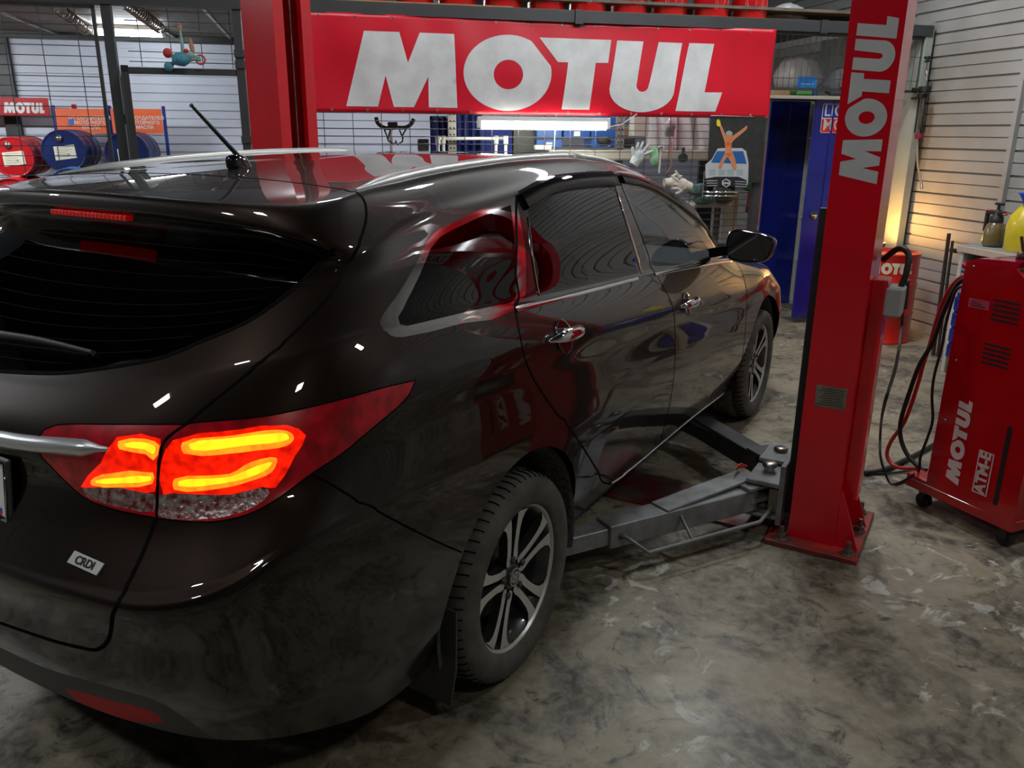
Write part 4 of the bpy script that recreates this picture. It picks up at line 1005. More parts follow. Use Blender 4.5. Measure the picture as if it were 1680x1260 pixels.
# wheel housings, mud flaps, floor pan
for s_ in (1,-1):
    for x,r_,nm in ((0.0,.400,'wheel_liner'),(2.77,.395,'wheel_liner')):
        mb=MB(); n=26
        for yy0,yy1 in ((.872,.60),):
            vs=[];fs=[]
            for k in range(n+1):
                t=math.radians(-12+204*k/n); sk=1.0
                vs+=[(x+r_*math.cos(t),-s_*yy0,.325+r_*math.sin(t)),(x+(r_-.02)*math.cos(t),-s_*(yy0-.005),.325+(r_-.02)*math.sin(t)),(x+(r_-.01)*math.cos(t),-s_*yy1,.325+(r_-.01)*math.sin(t))]
            for k in range(n):
                for j in (0,1): fs.append((3*k+j,3*k+j+1,3*k+4+j,3*k+3+j))
            mb.add(vs,fs,True)
            m=len(vs); vs2=[v for v in vs[2::3]]; mb.add(vs2+[(x,-s_*yy1,.2)],[(k,k+1,len(vs2)) for k in range(len(vs2)-1)])
        mb.build(nm,FELT,car)
    fl=MB(); fl.T=Matrix.Translation((-.36,-s_*.80,.13))@Matrix.Rotation(math.radians(7),4,'Y'); fl.prism([(-.105,0),(.085,-.01),(.095,.10),(.085,.26),(-.095,.28),(-.11,.08)],-.004,.004,frame((0,0,0),(0,-s_,0),(0,0,1),(-1,0,0))); fl.build('mud_flap',PLASTIC,car)
pan=MB(); pan.box(-.85,3.45,-.60,.60,.245,.27); pan.box(.42,2.36,-.80,.80,.255,.29); pan.box(-.9,-.42,-.66,.66,.30,.34); pan.tube([(-.95,.35,.24),(-.3,.38,.22),(.4,.2,.24),(2.2,.1,.22)],.03); pan.build('floor_pan',UNDER,car)
# ------------------------------------------------------------ cabin
def seat(x,y,w=.25,cl='front_seat'):
    b=MB(); b.box(x-.26,x+.26,y-w,y+w,.42,.58,.05); b.T=Matrix.Translation((x-.24,y,.56))@Matrix.Rotation(math.radians(-14),4,'Y'); b.box(-.07,.07,-w,w,0,.60,.06); b.box(-.05,.05,-.13,.13,.64,.80,.045); b.cyl((0,-.06,.58),(0,-.06,.66),.008); b.cyl((0,.06,.58),(0,.06,.66),.008)
    return b.build(cl,LEATHER,car)
seat(1.32,-.38); seat(1.32,.38); seat(.38,0,.62,'rear_bench')
ds=MB(); ds.prism([(1.95,.62),(2.55,.62),(2.6,.98),(2.35,1.0),(2.05,.97),(1.93,.86)],-.73,.73,frame((0,0,0),(1,0,0),(0,0,1),(0,-1,0))); dso=ds.build('dashboard',DASH,car)
for y in (-.62,.62):
    vt=MB(); vt.T=Matrix.Translation((1.945,y,.90)); vt.prism(arc(0,0,.06,0,342,18),0,.012,frame((0,0,0),(0,-1,0),(0,0,1),(-1,0,0)),[arc(0,0,.048,0,342,18)])
    for k in range(4): vt.box(-.008,0,-.045,.045,-.032+k*.02,-.026+k*.02)
    vt.build('air_vent',GLOSSBLK,dso)
sw=MB(); cM=Matrix.Translation((1.78,.38,.88))@Matrix.Rotation(math.radians(-65),4,'Y'); sw.T=cM; sw.tube([(.185*math.cos(a),.185*math.sin(a),0) for a in [2*PI*k/32 for k in range(33)]],.014,8); sw.box(-.06,.06,-.07,.07,-.02,.02,.01); sw.beam((0,-.18,0),(0,.18,0),.03,.02); sw.build('steering_wheel',DASH,car)
for s_ in (1,-1):
    dp=MB(); dp.box(.45,1.25,-s_*.80-.02,-s_*.80+.02,.35,1.02,.015); dp.build('door_card',DASH,rd[0 if s_>0 else 1]); dp=MB(); dp.box(1.3,2.25,-s_*.79-.02,-s_*.79+.02,.35,.97,.015); dp.build('door_card',DASH,fd[0 if s_>0 else 1])
for q_ in ((-.95,.15,-.70,.70,.60,.63),(.05,1.0,-.52,.52,1.44,1.45),(-.3,.0,-.5,.5,1.40,1.41)):
    pk=MB(); pk.box(*q_); pk.build('cabin_lining',LEATHER,car)
rv=MB(); rv.box(1.62,1.65,-.12,.12,1.26,1.33,.02); rv.build('inside_mirror',GLOSSBLK,car)
# ------------------------------------------------------------ two-post lift
CX0,CX1=1.30,1.565
def column(s_,yi,yo,label):
    # s_=-1 right column (y negative); open side faces the car
    t=thing('lift_column',label,'lift column',((CX0+CX1)/2,(yi+yo)/2,0)); ox,oy=(CX0+CX1)/2,(yi+yo)/2
    d=1 if yo>yi else -1; w=.006
    pts=[(CX0,yo),(CX1,yo),(CX1,yi),(CX1-.07,yi),(CX1-.07,yi+d*.03),(CX1-.07+w,yi+d*.03),(CX1-.07+w,yi+d*w),(CX1-w,yi+d*w),(CX1-w,yo-d*w),(CX0+w,yo-d*w),(CX0+w,yi+d*w),(CX0+.064,yi+d*w),(CX0+.064,yi+d*.03),(CX0+.07,yi+d*.03),(CX0+.07,yi),(CX0,yi)]
    H=3.3
    m=MB(); m.prism([(x-ox,y-oy) for x,y in pts],.02,H); m.build('column_profile',RED,t)
    b=MB(); b.box(1.225-ox,1.72-ox,min(yi-d*.08,yo+d*.10)-oy,max(yi-d*.08,yo+d*.10)-oy,0,.022,.003); b.build('base_plate',mat('worn_red_plate',(.38,.02,.015),rough=.6,col2=(.05,.03,.022),scale=9,bump=.3),t)
    for (x,dx) in ((CX0+.01,0),(CX1-.02,0)):
        g=MB(); M=frame((x-ox,yo-oy,.02),(0,d,0),(0,0,1),(1,0,0)); g.prism([(0,0),(.09,0),(.008,.24),(0,.24)],0,.010,M); g.build('gusset',RED,t)
    for (x,y) in ((1.265,yi-d*.02),(1.262,yo+d*.06),(1.50,yo+d*.07),(1.68,yo+d*.05),(1.68,yi-d*.02)):
        g=MB(); g.lathe([(.026,0),(.026,.004),(.016,.004),(.016,.018)],16,(x-ox,y-oy,.022)); g.lathe([(.018,.0),(.018,.016)],6,(x-ox,y-oy,.026),smooth=False); g.cyl((x-ox,y-oy,.04),(x-ox,y-oy,.075),.009,seg=10); g.build('anchor_bolt',mat('rusty_bolt',(.10,.075,.055),rough=.7),t)
    return t,ox,oy,d
colR,oxR,oyR,dR=column(-1,-1.41,-1.585,'red lift column in front of the car with a vertical white word on its face')
colL,oxL,oyL,dL=column(1,1.27,1.49,'plain red lift column on the far side of the car, left of the banner')
# lettering on the right column, reading upwards
m=MB(); Mw=frame((CX0-.0015-oxR,-1.565-oyR,1.425),(0,0,1),(0,1,0),(-1,0,0)); sc=.128
mm_=Mw@Matrix.Diagonal((.119,sc,1,1)); word(m,mm_,0,.0008); m.build('white_lettering',WHITEL,colR)
# upper name plate on the column (seen only mirrored in the car's paint)
m=MB(); m.box(CX0-.0018-oxR,CX0-oxR,-1.572-oyR,-1.422-oyR,2.16,2.75); pln=m.build('name_plate',WHITEL,colR)
textmesh('plate_lettering','LAUNCH',.125,RED,pln,frame((CX0-.0024-oxR,-1.497-oyR,2.455),(0,0,1),(0,1,0),(-1,0,0)),bold=.004)
# data plate
c=WP(1363,652,0,CX0); m=MB(); m.box(CX0-.003-oxR,CX0-oxR,c.y-.056-oyR,c.y+.056-oyR,.590,.676,.001); dpo=m.build('data_plate',STEEL,colR)
m=MB()
for k in range(8): m.box(CX0-.0036-oxR,CX0-.003-oxR,c.y-.046-oyR,c.y+.046-.01*(k%3)-oyR,.600+.009*k,.603+.009*k)
m.build('engraved_lines',DKGREY,dpo)
m=MB()
for y in (-.051,.051):
    for z in (.595,.671): m.lathe([(.003,0),(.002,.002),(0,.0025)],8,(CX0-.003-oxR,c.y+y-oyR,z),(-1,0,0))
m.build('rivets',STEEL,dpo)
# side cover channel and control box on the outside of the column
m=MB(); m.box(1.38-oxR,1.50-oxR,-1.64-oyR,-1.585-oyR,.20,1.08,.004); m.build('side_channel',RED,colR)
bx=WP(1466,474,1,-1.66); m=MB(); m.box(bx.x-.05-oxR,bx.x+.05-oxR,-1.70-oyR,-1.64-oyR,.955,1.065,.008); cbx=m.build('switch_box',mat('box_grey',(.36,.36,.35),rough=.5),colR)
m=MB(); m.tube([*smooth([(bx.x-oxR,-1.68-oyR,1.05),(bx.x-oxR,-1.695-oyR,1.12),(bx.x+.02-oxR,-1.69-oyR,1.18),(bx.x+.07-oxR,-1.65-oyR,1.19),(bx.x+.11-oxR,-1.60-oyR,1.14)],6)],.011,10); m.build('cable_loop',BLACKR,colR)
# black wavy rubber guard along the car-side edge
for t,ox,oy,d,yi in ((colR,oxR,oyR,dR,-1.41),(colL,oxL,oyL,dL,1.27)):
    m=MB(); vs=[];n=60
    for k in range(n+1):
        z=.15+.95*k/n; wv=.006*math.sin(k*1.3); m_=0
        vs+=[(CX0+.075-ox,yi-oy-d*(.012+wv),z),(CX0+.19-ox,yi-oy-d*(.012+wv),z),(CX0+.075-ox,yi-oy+d*.0,z),(CX0+.19-ox,yi-oy,z)]
    fs=[]
    for k in range(n): a=4*k; fs+=[(a,a+1,a+5,a+4),(a,a+4,a+6,a+2),(a+1,a+3,a+7,a+5)]
    m.add(vs,fs); m.box(CX0+.05-ox,CX0+.085-ox,yi-oy-d*.034,yi-oy-d*.001,.10,1.33); m.build('rubber_guard',BLACKR,t)
    m=MB(); m.cyl((CX0+.13-ox,yi+d*.10-oy,.03),(CX0+.13-ox,yi+d*.10-oy,3.3),.022,seg=12); m.build('lift_screw',BLACKM,t)
    m=MB(); m.cyl((CX1-.10-ox,yi+d*.05-oy,.03),(CX1-.10-ox,yi+d*.05-oy,3.3),.006,seg=8); m.build('steel_cable',STEEL,t)
# carriages with swing arms: parts of their columns
def carriage(t,ox,oy,s_,yi):
    d=-s_
    def B(x0,x1,y0,y1,z0,z1,bev=.003):
        m=MB(); ya,yb=sorted((yi+d*y0-oy,yi+d*y1-oy)); m.box(x0-ox,x1-ox,ya,yb,z0,z1,bev); return m
    c=B(1.29,1.60,.036,.056,.06,.32).build('carriage',GREY,t); c['label']='grey carriage plate'
    B(1.30,1.50,.045,.19,.215,.235).build('pivot_bracket',GREY,c); B(1.30,1.50,.045,.19,.075,.09).build('pivot_bracket',GREY,c)
    B(1.50,1.72,.045,.19,.240,.258).build('pivot_bracket',GREY,c); B(1.50,1.72,.045,.19,.08,.095).build('pivot_bracket',GREY,c)
    for x in (1.42,1.62):
        y=yi+d*.125-oy
        m=MB(); m.cyl((x-ox,y,.06),(x-ox,y,.262),.022,seg=16); m.lathe([(.03,0),(.03,.012),(.02,.018),(0,.018)],18,(x-ox,y,.260)); m.build('pivot_pin',STEEL,c)
    B(1.33,1.37,.05,.10,.09,.20).build('arm_lock',mat('lock_brass',(.25,.22,.15),rough=.35,metal=.8),c)
    return c
cgR=carriage(colR,oxR,oyR,-1,-1.41); cgL=carriage(colL,oxL,oyL,1,1.27)
def arm(t,ox,oy,label,p0,p1,p2,z,m_,guard=True,side=1):
    o=Vector((ox,oy,0))
    a=Vector((p0[0],p0[1],z))-o;b=Vector((p1[0],p1[1],z))-o;c=Vector((p2[0],p2[1],z))-o; d=(b-a).normalized()
    m=MB(); m.beam(a+d*.10,b,.10,.095,bev=.004); s_=m.build('swing_arm',m_,t); s_['label']=label
    m=MB(); m.beam(b-d*.3,c,.08,.07,bev=.004); m.build('inner_arm',m_,s_)
    m=MB(); m.lathe([(.05,0),(.05,.02),(.03,.022),(.03,.06),(.055,.062),(.055,.075),(0,.075)],20,c+Vector((0,0,.03))); m.build('lift_pad',BLACKR,s_)
    n=d.cross(Vector((0,0,1)))*side
    m=MB(); m.lathe([(.06,-.05),(.06,-.035),(.0,-.035)],20,a); m.lathe([(.065,.052),(.065,.062),(0,.062)],20,a); m.beam(a,a+d*.14,.11,.02); m.beam(a+Vector((0,0,.057)),a+d*.16+Vector((0,0,.057)),.12,.012); m.build('arm_fork',m_,s_)
    if guard:
        q=[b-d*.06+n*.05,b-d*.12+n*.13+Vector((0,0,-.05)),a+d*.16+n*.13+Vector((0,0,-.05)),a+d*.02+n*.07+Vector((0,0,-.02))]
        m=MB(); m.tube(q,.008,8); m.tube([b-d*.33+n*.05+Vector((0,0,.02)),b-d*.33+n*.13+Vector((0,0,-.05))],.006,8); m.build('guard_rod',GREY,s_)
    m=MB(); m.lathe([(.012,0),(.012,.008),(0,.010)],10,b-d*.05+n*.05,n); m.build('stop_bolt',mat('rusty_bolt',(.1,.07,.05)),s_)
    return s_
nearm=arm(colR,oxR,oyR,'light grey telescopic arm',(1.42,-1.285),(.71,-.845),(.36,-.63),.145,GREY,True,-1)
tb=MB(); a_=Vector((1.38-oxR,-1.20-oyR,.215)); b_=Vector((.93-oxR,-.985-oyR,.195)); tb.beam(a_,b_,.095,.012,bev=.002); tb.build('arm_strap',GREY,nearm)
arm(colR,oxR,oyR,'darker grey arm',(1.62,-1.285),(2.02,-.80),(2.2,-.45),.16,DKGREY,True,1)
arm(colL,oxL,oyL,'dark arm',(1.42,1.145),(.9,.75),(.55,.55),.15,DKGREY,False)
arm(colL,oxL,oyL,'dark arm',(1.62,1.145),(2.05,.7),(2.25,.5),.16,DKGREY,False)
m=MB(); m.tube([(0,0,0),(-.02,.02,.012),(-.05,.025,.014),(-.09,.02,.010),(-.05,.03,.004),(0,0,0)],.005,6); c=WP(1225,763,2,.24); o=m.build('red_wire_loop',mat('wire_red',(.6,.03,.01)),loc=(c.x,c.y,.235)); tag(o,'small loop of orange-red wire on the arm pivot bracket','wire')
# floor cover between the columns
m=MB(); m.prism([(1.30,-1.32),(1.62,-1.32),(1.62,1.2),(1.30,1.2)],0,.012); o=m.build('cable_cover_plate',mat('cover_red_worn',(.22,.02,.02),rough=.55,col2=(.16,.155,.13),scale=7,bump=.3),loc=(0,0,.001)); tag(o,'worn red cable cover plate lying on the floor under the car','plate')
# ------------------------------------------------------------ fluorescent lamps in view
def tubelamp(label,a,b,z,L_,m,rz=0,tilt=0):
    t=rthing('tube_lamp',label,'lamp',a,b,z,rz)
    h=MB(); h.box(-L_/2,L_/2,-.02,.03,.018,.05,.004); h.box(-L_/2-.0,-L_/2+.03,-.022,.03,-.03,.05,.004); h.box(L_/2-.03,L_/2,-.022,.03,-.03,.05,.004); h.build('lamp_housing',WHITEP,t)
    h=MB(); h.cyl((-L_/2+.03,0,-.012),(L_/2-.03,0,-.012),.024,seg=16); h.build('light_tube',m,t)
    return t
c0=RP(783,203,1,3.36);c1=RP(1000,204,1,3.36)
tubelamp('bright tube lamp hanging just below the red banner',(c0.x+c1.x)/2,3.36,c0.z,c1.x-c0.x,TUBEY)
c0=RP(150,51,2,2.44);c1=RP(270,54,2,2.44); tubelamp('bright tube lamp under the boarded ceiling at the upper left',(c0.x+c1.x)/2,(c0.y+c1.y)/2,2.44,c1.x-c0.x,TUBE)
m=MB(); p0=RP(1045,187,1,3.42);p1=RP(1020,204,1,3.40);p2=RP(1000,208,1,3.38); m.tube([(q.x,q.y,q.z) for q in (Vector((p0.x,3.42,p0.z)),p1,p2)],.004,6); tag(m.build('lamp_cable',WHITEP,loc=(0,0,0),rz=RROT),'white cord from the banner edge to the right end of the tube lamp','cord')
m=MB(); q0=RP(912,190,1,3.38);q1=RP(908,255,1,3.38); m.tube([(q0.x,3.38,q0.z+.02),(q1.x,3.38,q1.z-.1)],.003,6); tag(m.build('pull_string',WHITEP,loc=(0,0,0),rz=RROT),'thin white cord hanging straight down past the tube lamp','cord')
# coil springs under the store ceiling
for k,(A,B,lb) in enumerate((((100,18),(140,48),'long coil spring under the ceiling, left of the fence post'),((212,8),(262,46),'long coil spring under the ceiling, right of the fence post'))):
    a=RP(*A,2,2.44);b=RP(*B,2,2.44); m=MB(); n=15*14; d=(b-a); L_=d.length; d.normalize(); s_=Vector((d.y,-d.x,0)); pts=[]
    for i in range(n+1):
        t=i/n; an=t*2*PI*15; pts.append(d*(L_*t)+s_*.045*math.cos(an)+Vector((0,0,.045*math.sin(an))))
    m.tube(pts,.006,5); o=m.build('coil_spring',STEEL,loc=RW(a.x,a.y,2.44),rz=RROT); tag(o,lb,'spring')
# ------------------------------------------------------------ drum racks at the left
def drum(c,L_,r,m,label,ang=0,cap=True,paper=True,stripe=None,grp='drums lying on the racks'):
    t=rthing('oil_drum',label,'drum',c[0],c[1],c[2],ang,group=grp); b=MB()
    pr=[(r-.012,.012),(r,.0),(r+.004,.004),(r,.014)]
    for k in (.33,.36,.64,.67): pr+=[(r-.002,L_*k-.02),(r+.008,L_*k),(r-.002,L_*k+.02)] if k in(.33,.64) else []
    pr+=[(r,L_-.014),(r+.004,L_-.004),(r,L_),(r-.012,L_-.012)]
    b.lathe(pr,36,(0,0,0),(0,1,0),True,False); b.lathe([(0,.014),(r-.012,.012)],36,(0,0,0),(0,1,0),True,False); b.lathe([(r-.012,L_-.012),(0,L_-.014)],36,(0,0,0),(0,1,0),True,False)
    b.build('drum_body',m,t)
    k=MB(); k.lathe([(.030,.012),(.030,-.002),(.018,-.004),(.018,-.012),(0,-.012)],18,(-.03,0,r*.62),(0,1,0)); k.build('bung_cap',STEEL,t)
    if paper:
        p=MB(); p.prism([(-.10,-.075),(.085,-.05),(.075,.07),(-.105,.05)],0,.001,frame((.02,.011,-.01),(1,0,0),(0,0,1),(0,-1,0))); po=p.build('paper_label',PAPER,t)
        p=MB()
        for q in range(5): p.prism([(-.085,-.045+q*.02),(.05-.015*(q%3),-.035+q*.02),(.05-.015*(q%3),-.032+q*.02),(-.085,-.042+q*.02)],0,.0006,frame((.02,.010,-.01),(1,0,0),(0,0,1),(0,-1,0)))
        p.prism([(.0,-.02),(.01,-.02),(.018,-.03),(.03,-.014),(.018,-.022),(.01,-.012)],0,.0007,frame((.02,.0098,-.01),(1,0,0),(0,0,1),(0,-1,0))); p.build('label_print',DKGREY,po)
    return t
REDD=mat('drum_red',(.42,.006,.012),rough=.3,coat=.2,var=.12)
LBLUE=mat('drum_light_blue',(.05,.14,.38),rough=.35,var=.1)
def dr(x0,x1,yc,b,**k):
    l=RP(x0,yc,1,b);r=RP(x1,yc,1,b); return ((l.x+r.x)/2,b,(l.z+r.z)/2),(r.x-l.x)/2
c,r=dr(-15,55,258,6.0); drum(c,.62,r,REDD,'red oil drum lying on the red rack at the far left, yellowish end label')
cR=c; rR=r
c,r=dr(68,140,248,6.0); drum(c,.62,r,BLUED,'dark blue drum lying under the left orange sign, white paper on its end'); cB=c;rB=r
c,r=dr(172,244,252,6.0); drum(c,.62,r,BLUED,'dark blue drum lying under the right orange sign, seen through the gate'); cC=c
c,r=dr(80,152,310,5.8); drum(c,.6,r,LBLUE,'light blue drum lying low below the dark blue one',paper=False); cD=c
c,r=dr(-20,60,330,5.8); drum((c[0],c[1],c[2]),.6,r,REDD,'red drum on the lower level of the red rack',paper=False)
def bars(name,m,parent,lst,w=.04):
    b=MB()
    for p,q in lst: b.beam(p,q,w,w,bev=.003)
    return b.build(name,m,parent)
# red rack with name board
rk=rthing('drum_rack','red drum rack with a white word on its top board at the far left','rack',cR[0],6.3,0)
x1=RP(84,165,1,6.0).x-cR[0]; x0=-1.0
for x in (x0,x1): bars('rack_post',REDD,rk,[((x,-.3,0),(x,-.3,.98)),((x,.55,0),(x,.45,1.82))])
bars('rack_rail',REDD,rk,[((x0,-.3,.95),(x1,-.3,.95)),((x0,.5,.95),(x1,.5,.95)),((x0,-.3,.35),(x1,-.3,.35)),((x0,.5,.35),(x1,.5,.35)),((x0,-.3,.12),(x0,.5,.12))])
for x in (x0,x1): bars('side_rail',REDD,rk,[((x,-.3,.95),(x,.5,.95)),((x,-.3,.35),(x,.5,.35))])
t0=RP(0,163,1,6.72);t1=RP(78,188,1,6.72); m=MB(); m.box(x0,t1.x-cR[0]+.02,.42,.44,t1.z-.01,t0.z+.02); m.build('name_board',REDD,rk)
m=MB(); H=(t0.z-t1.z)*.72; x0w=t1.x-cR[0]-.02-WORDW*H*.82; word(m,frame((x0w,.418,t1.z+.012),(1,0,0),(0,0,1),(0,-1,0))@Matrix.Diagonal((H*.82,H,1,1)),0,.001); m.build('white_lettering',WHITEL,rk)
# blue racks with orange boards
BLR=mat('rack_blue',(.01,.03,.20),rough=.4)
for k,(xl,xr,lb) in enumerate(((90,176,'blue drum rack with the left orange board'),(181,264,'blue drum rack with the right orange board, partly behind the gate'))):
    L0=RP(xl,178,1,6.62);R0=RP(xr,178,1,6.62);R1=RP(xr,219,1,6.62); cx=(L0.x+R0.x)/2; w2_=(R0.x-L0.x)/2
    t=rthing('drum_rack',lb,'rack',cx,6.3,0,group=None); s_=w2_+.02
    for x in (-s_,s_): bars('rack_post',BLR,t,[((x,.34,0),(x,.34,L0.z+.03)),((x,-.3,0),(x,-.3,1.15))],.03)
    bars('rack_rail',BLR,t,[((-s_,-.3,1.13),(s_,-.3,1.13)),((-s_,.34,1.13),(s_,.34,1.13)),((-s_,-.3,.62),(s_,-.3,.62)),((-s_,.34,.62),(s_,.34,.62))],.03)
    m=MB(); m.box(-w2_,w2_,.31,.32,R1.z,L0.z); bo_=m.build('sign_board',ORANGE,t)
    fm=frame((w2_*.28,.3085,(R1.z+L0.z)/2-.015),(1,0,0),(0,0,1),(0,-1,0))
    textmesh('sign_lettering','ОТ СОЗДАТЕЛЕЙ\nМОТОРНОГО\nМАСЛА',.045,WHITEL,bo_,fm,bold=.0008)
    m=MB(); m.prism([(-.03,-.03),(.015,-.03),(.03,.03),(-.015,.03)],0,.001,frame((-w2_*.45,.308,(R1.z+L0.z)/2-.01),(1,0,0),(0,0,1),(0,-1,0))); m.build('sign_mark',mat('mark_blue',(.03,.12,.45)),bo_)
# ------------------------------------------------------------ toy monkey hanging on the mesh
def toyp(x,y): p=RP(x,y,1,3.40); return Vector((p.x,3.40-FB,p.z))
o0=RP(303,92,1,3.40); ty=rthing('plush_toy','blue and red striped plush monkey hanging stretched on the wire mesh above the gate','toy',o0.x,FB,o0.z)
def TP(x,y): p=RP(x,y,1,3.40); return Vector((p.x-o0.x,-.05,p.z-o0.z))
TB=mat('toy_blue',(.05,.22,.34),rough=.9,col2=(.10,.32,.36),scale=60,bump=.5,bscale=120); TR=mat('toy_red',(.55,.05,.03),rough=.9); TG=mat('toy_mint',(.25,.42,.38),rough=.9,bump=.3); TT=mat('toy_tan',(.42,.22,.14),rough=.9)
m=MB(); m.tube([TP(283,98),TP(292,97),TP(300,97),TP(306,95),TP(311,92)],.03,14,rs=[.030,.042,.046,.036,.022]); m.build('toy_body',TB,ty)
m=MB(); m.sphere(TP(309,90),.036,16,10,(1,.8,.8)); m.build('toy_head',TG,ty); m=MB(); m.sphere(TP(306,84)-Vector((0,.02,0)),.017,12,8,(1,.8,.8)); m.build('toy_muzzle',TR,ty)
for p in ((275,87),(277,109)):
    m=MB(); m.sphere(TP(*p),.030,16,10); m.build('toy_foot',TR if p[1]<90 else TB,ty)
m=MB(); m.tube([TP(279,90),TP(286,94)],.012,8); m.tube([TP(281,107),TP(288,101)],.012,8); m.build('toy_legs',TB,ty)
m=MB(); m.tube([TP(301,92),TP(299,75),TP(297,60),TP(295,47)],.012,8,rs=[.014,.011,.008,.006]); m.build('toy_arm',TG,ty)
m=MB(); m.tube([TP(295,47),TP(291,43),TP(293,39),TP(297,43),TP(295,50)],.008,8); m.build('toy_hand',TT,ty)
m=MB(); m.tube([TP(312,88),TP(316,84),TP(314,75),TP(312,62)],.010,8,rs=[.010,.014,.016,.004]); m.build('toy_arm',TT,ty)
m=MB(); m.tube([TP(308,100),TP(316,97),TP(324,97),TP(330,99)],.012,8); m.tube([TP(312,90),TP(320,93),TP(328,95)],.012,8); m.build('toy_tail',TG,ty)
m=MB(); c=TP(329,98); m.tube([c+Vector((.028*math.cos(a),0,.028*math.sin(a))) for a in [2*PI*k/16 for k in range(17)]],.006,6); m.build('toy_ring',TR,ty)
# ------------------------------------------------------------ things seen through the mesh under the banner
def RQ(x,y,b): p=RP(x,y,1,b); return p
# bicycle carrier
t=RQ(648,215,3.72); bc=rthing('bicycle_carrier','black curved bicycle carrier head on a white pole behind the mesh','carrier',t.x,3.72,0)
def BP(x,y,dy=0): p=RP(x,y,1,3.72); return Vector((p.x-t.x,dy,p.z))
m=MB(); m.cyl((BP(641,240).x,0,0),BP(641,205),.012,seg=10); m.build('white_pole',WHITEP,bc)
m=MB(); m.tube(smooth([tuple(BP(*q)) for q in ((617,192),(620,202),(630,209),(641,210),(650,209),(664,209),(674,204),(679,195))],4),.015,8); m.build('curved_arm',BLACKR,bc)
m=MB(); m.box(BP(636,205).x,BP(652,205).x,-.03,.02,BP(640,212).z,BP(640,200).z,.006); m.build('clamp',BLACKR,bc)
for q in (((630,212),(634,222),(637,231),(645,236),(650,233)),((666,211),(660,222),(660,232),(652,237),(648,230)),((640,213),(636,228)),((655,213),(661,228))):
    m=MB(); m.tube([BP(*p,-.02) for p in q],.006,6); m.build('strap',BLACKR,bc)
# white pipe frame
t=RQ(770,226,3.72); pv=rthing('pipe_stand','white plastic pipe frame standing behind the mesh under the tube lamp','frame',t.x,3.72,0)
def BP(x,y,dy=0): p=RP(x,y,1,3.72); return Vector((p.x-t.x,dy,p.z))
m=MB(); zt=BP(770,226).z
m.tube([BP(722,227),BP(820,227)],.013,10); 
for x in (716,727,814,826): m.tube([BP(x,227,(.0 if x in(727,814) else -.08)),(BP(x,227).x+(.03 if x==727 else -.03 if x==814 else 0),.0 if x in (727,814) else -.08,.0)],.012,10)
m.tube([BP(716,227,-.08),BP(722,227,0)],.014,10); m.tube([BP(820,227,0),BP(826,227,-.08)],.014,10)
m.build('pipes',WHITEP,pv)
for x in (716,727,814,826):
    m=MB(); p=BP(x,227,(.0 if x in(727,814) else -.08)); m.cyl(p-Vector((0,0,.045)),p+Vector((0,0,.018)),.019,seg=12); m.build('pipe_elbow',WHITEP,pv)
# grey upright of the shelving, blue cloths, bins
def rbox(name,label,cat,m,x0,x1,y0,y1,b,dep=.3,z0=None,bev=.006,group=None):
    A=RP(x0,y0,1,b);B=RP(x1,y1,1,b); mb=MB(); zz0=B.z if z0 is None else z0
    mb.box(-(B.x-A.x)/2,(B.x-A.x)/2,0,dep,0,A.z-zz0,bev); o=mb.build(name,m,loc=RW((A.x+B.x)/2,b,zz0),rz=RROT); return tag(o,label,cat,group)
# main shelving: perforated uprights, pale worktop
sh=rthing('steel_shelving','perforated steel shelving with a pale long board behind the mesh','shelf',2.2,4.1,0)
PERF=mat('perforated_steel',(.33,.33,.32),rough=.45,metal=.6)
for xx in (742,1018,1187):
    x=RP(xx,220,1,3.85).x-2.2; m=MB(); m.box(x-.032,x+.032,-.252,-.248,0,1.95); m.box(x-.032,x-.028,-.25,-.21,0,1.95); m.build('upright',PERF,sh)
    m=MB(); z=.06
    while z<1.9:
        for dx in (-.014,.014): m.box(x+dx-.005,x+dx+.005,-.2535,-.2515,z,z+.012)
        z+=.05
    m.build('upright_holes',SEAM,sh)
A=RP(905,246,1,3.8);B=RP(1172,262,1,3.8); m=MB(); m.box(A.x-2.2-.02,B.x-2.2,-.30,.30,B.z-.005,A.z-.002,.003); m.build('board',CREAM,sh)
zA=A.z
m=MB(); m.box(-.9,1.15,-.25,.3,1.0,1.03); m.build('board',CREAM,sh); m=MB(); m.box(-1.3,1.15,-.25,.3,.5,.53); m.build('board',CREAM,sh)
BLUEC=mat('blue_cloth',(.01,.025,.20),rough=.85,col2=(.006,.015,.10),scale=5,bump=.5,bscale=9)
def cloth(name,label,x0,x1,y0,y1,b,m,folds=6,cat='cloth',amp=.025,z0=None,taper=0):
    A=RP(x0,y0,1,b);B=RP(x1,y1,1,b); W=B.x-A.x; z1=A.z; z0_=B.z if z0 is None else z0; mb=MB(); n=60; k=10; vs=[];fs=[]
    for j in range(k+1):
        for i in range(n+1):
            u=i/n; v=j/k; x=(u-.5)*W*(1-taper*(1-v)); vs.append((x,amp*math.sin(u*folds*2*PI+v*1.2)*(.5+.5*v)+.3*amp*math.sin(u*23+v*5),(z1-z0_)*v))
    for j in range(k):
        for i in range(n): q=j*(n+1)+i; fs.append((q,q+1,q+n+2,q+n+1))
    mb.add(vs,fs,True); o=mb.build(name,m,loc=RW((A.x+B.x)/2,b,z0_),rz=RROT); so=o.modifiers.new('s','SOLIDIFY'); so.thickness=.004
    return tag(o,label,cat)
cloth('hanging_overall','dark blue cloth hanging left of the tube lamp',706,742,190,300,3.95,BLUEC,3)
cloth('hanging_overall','dark blue folded cloth hanging behind the white pipe frame',744,792,186,300,3.97,BLUEC,4)
rbox('grey_machine_part','small dark grey motor part on the shelving left of the blue cloths','part',DKGREY,686,704,228,248,3.8,.06)
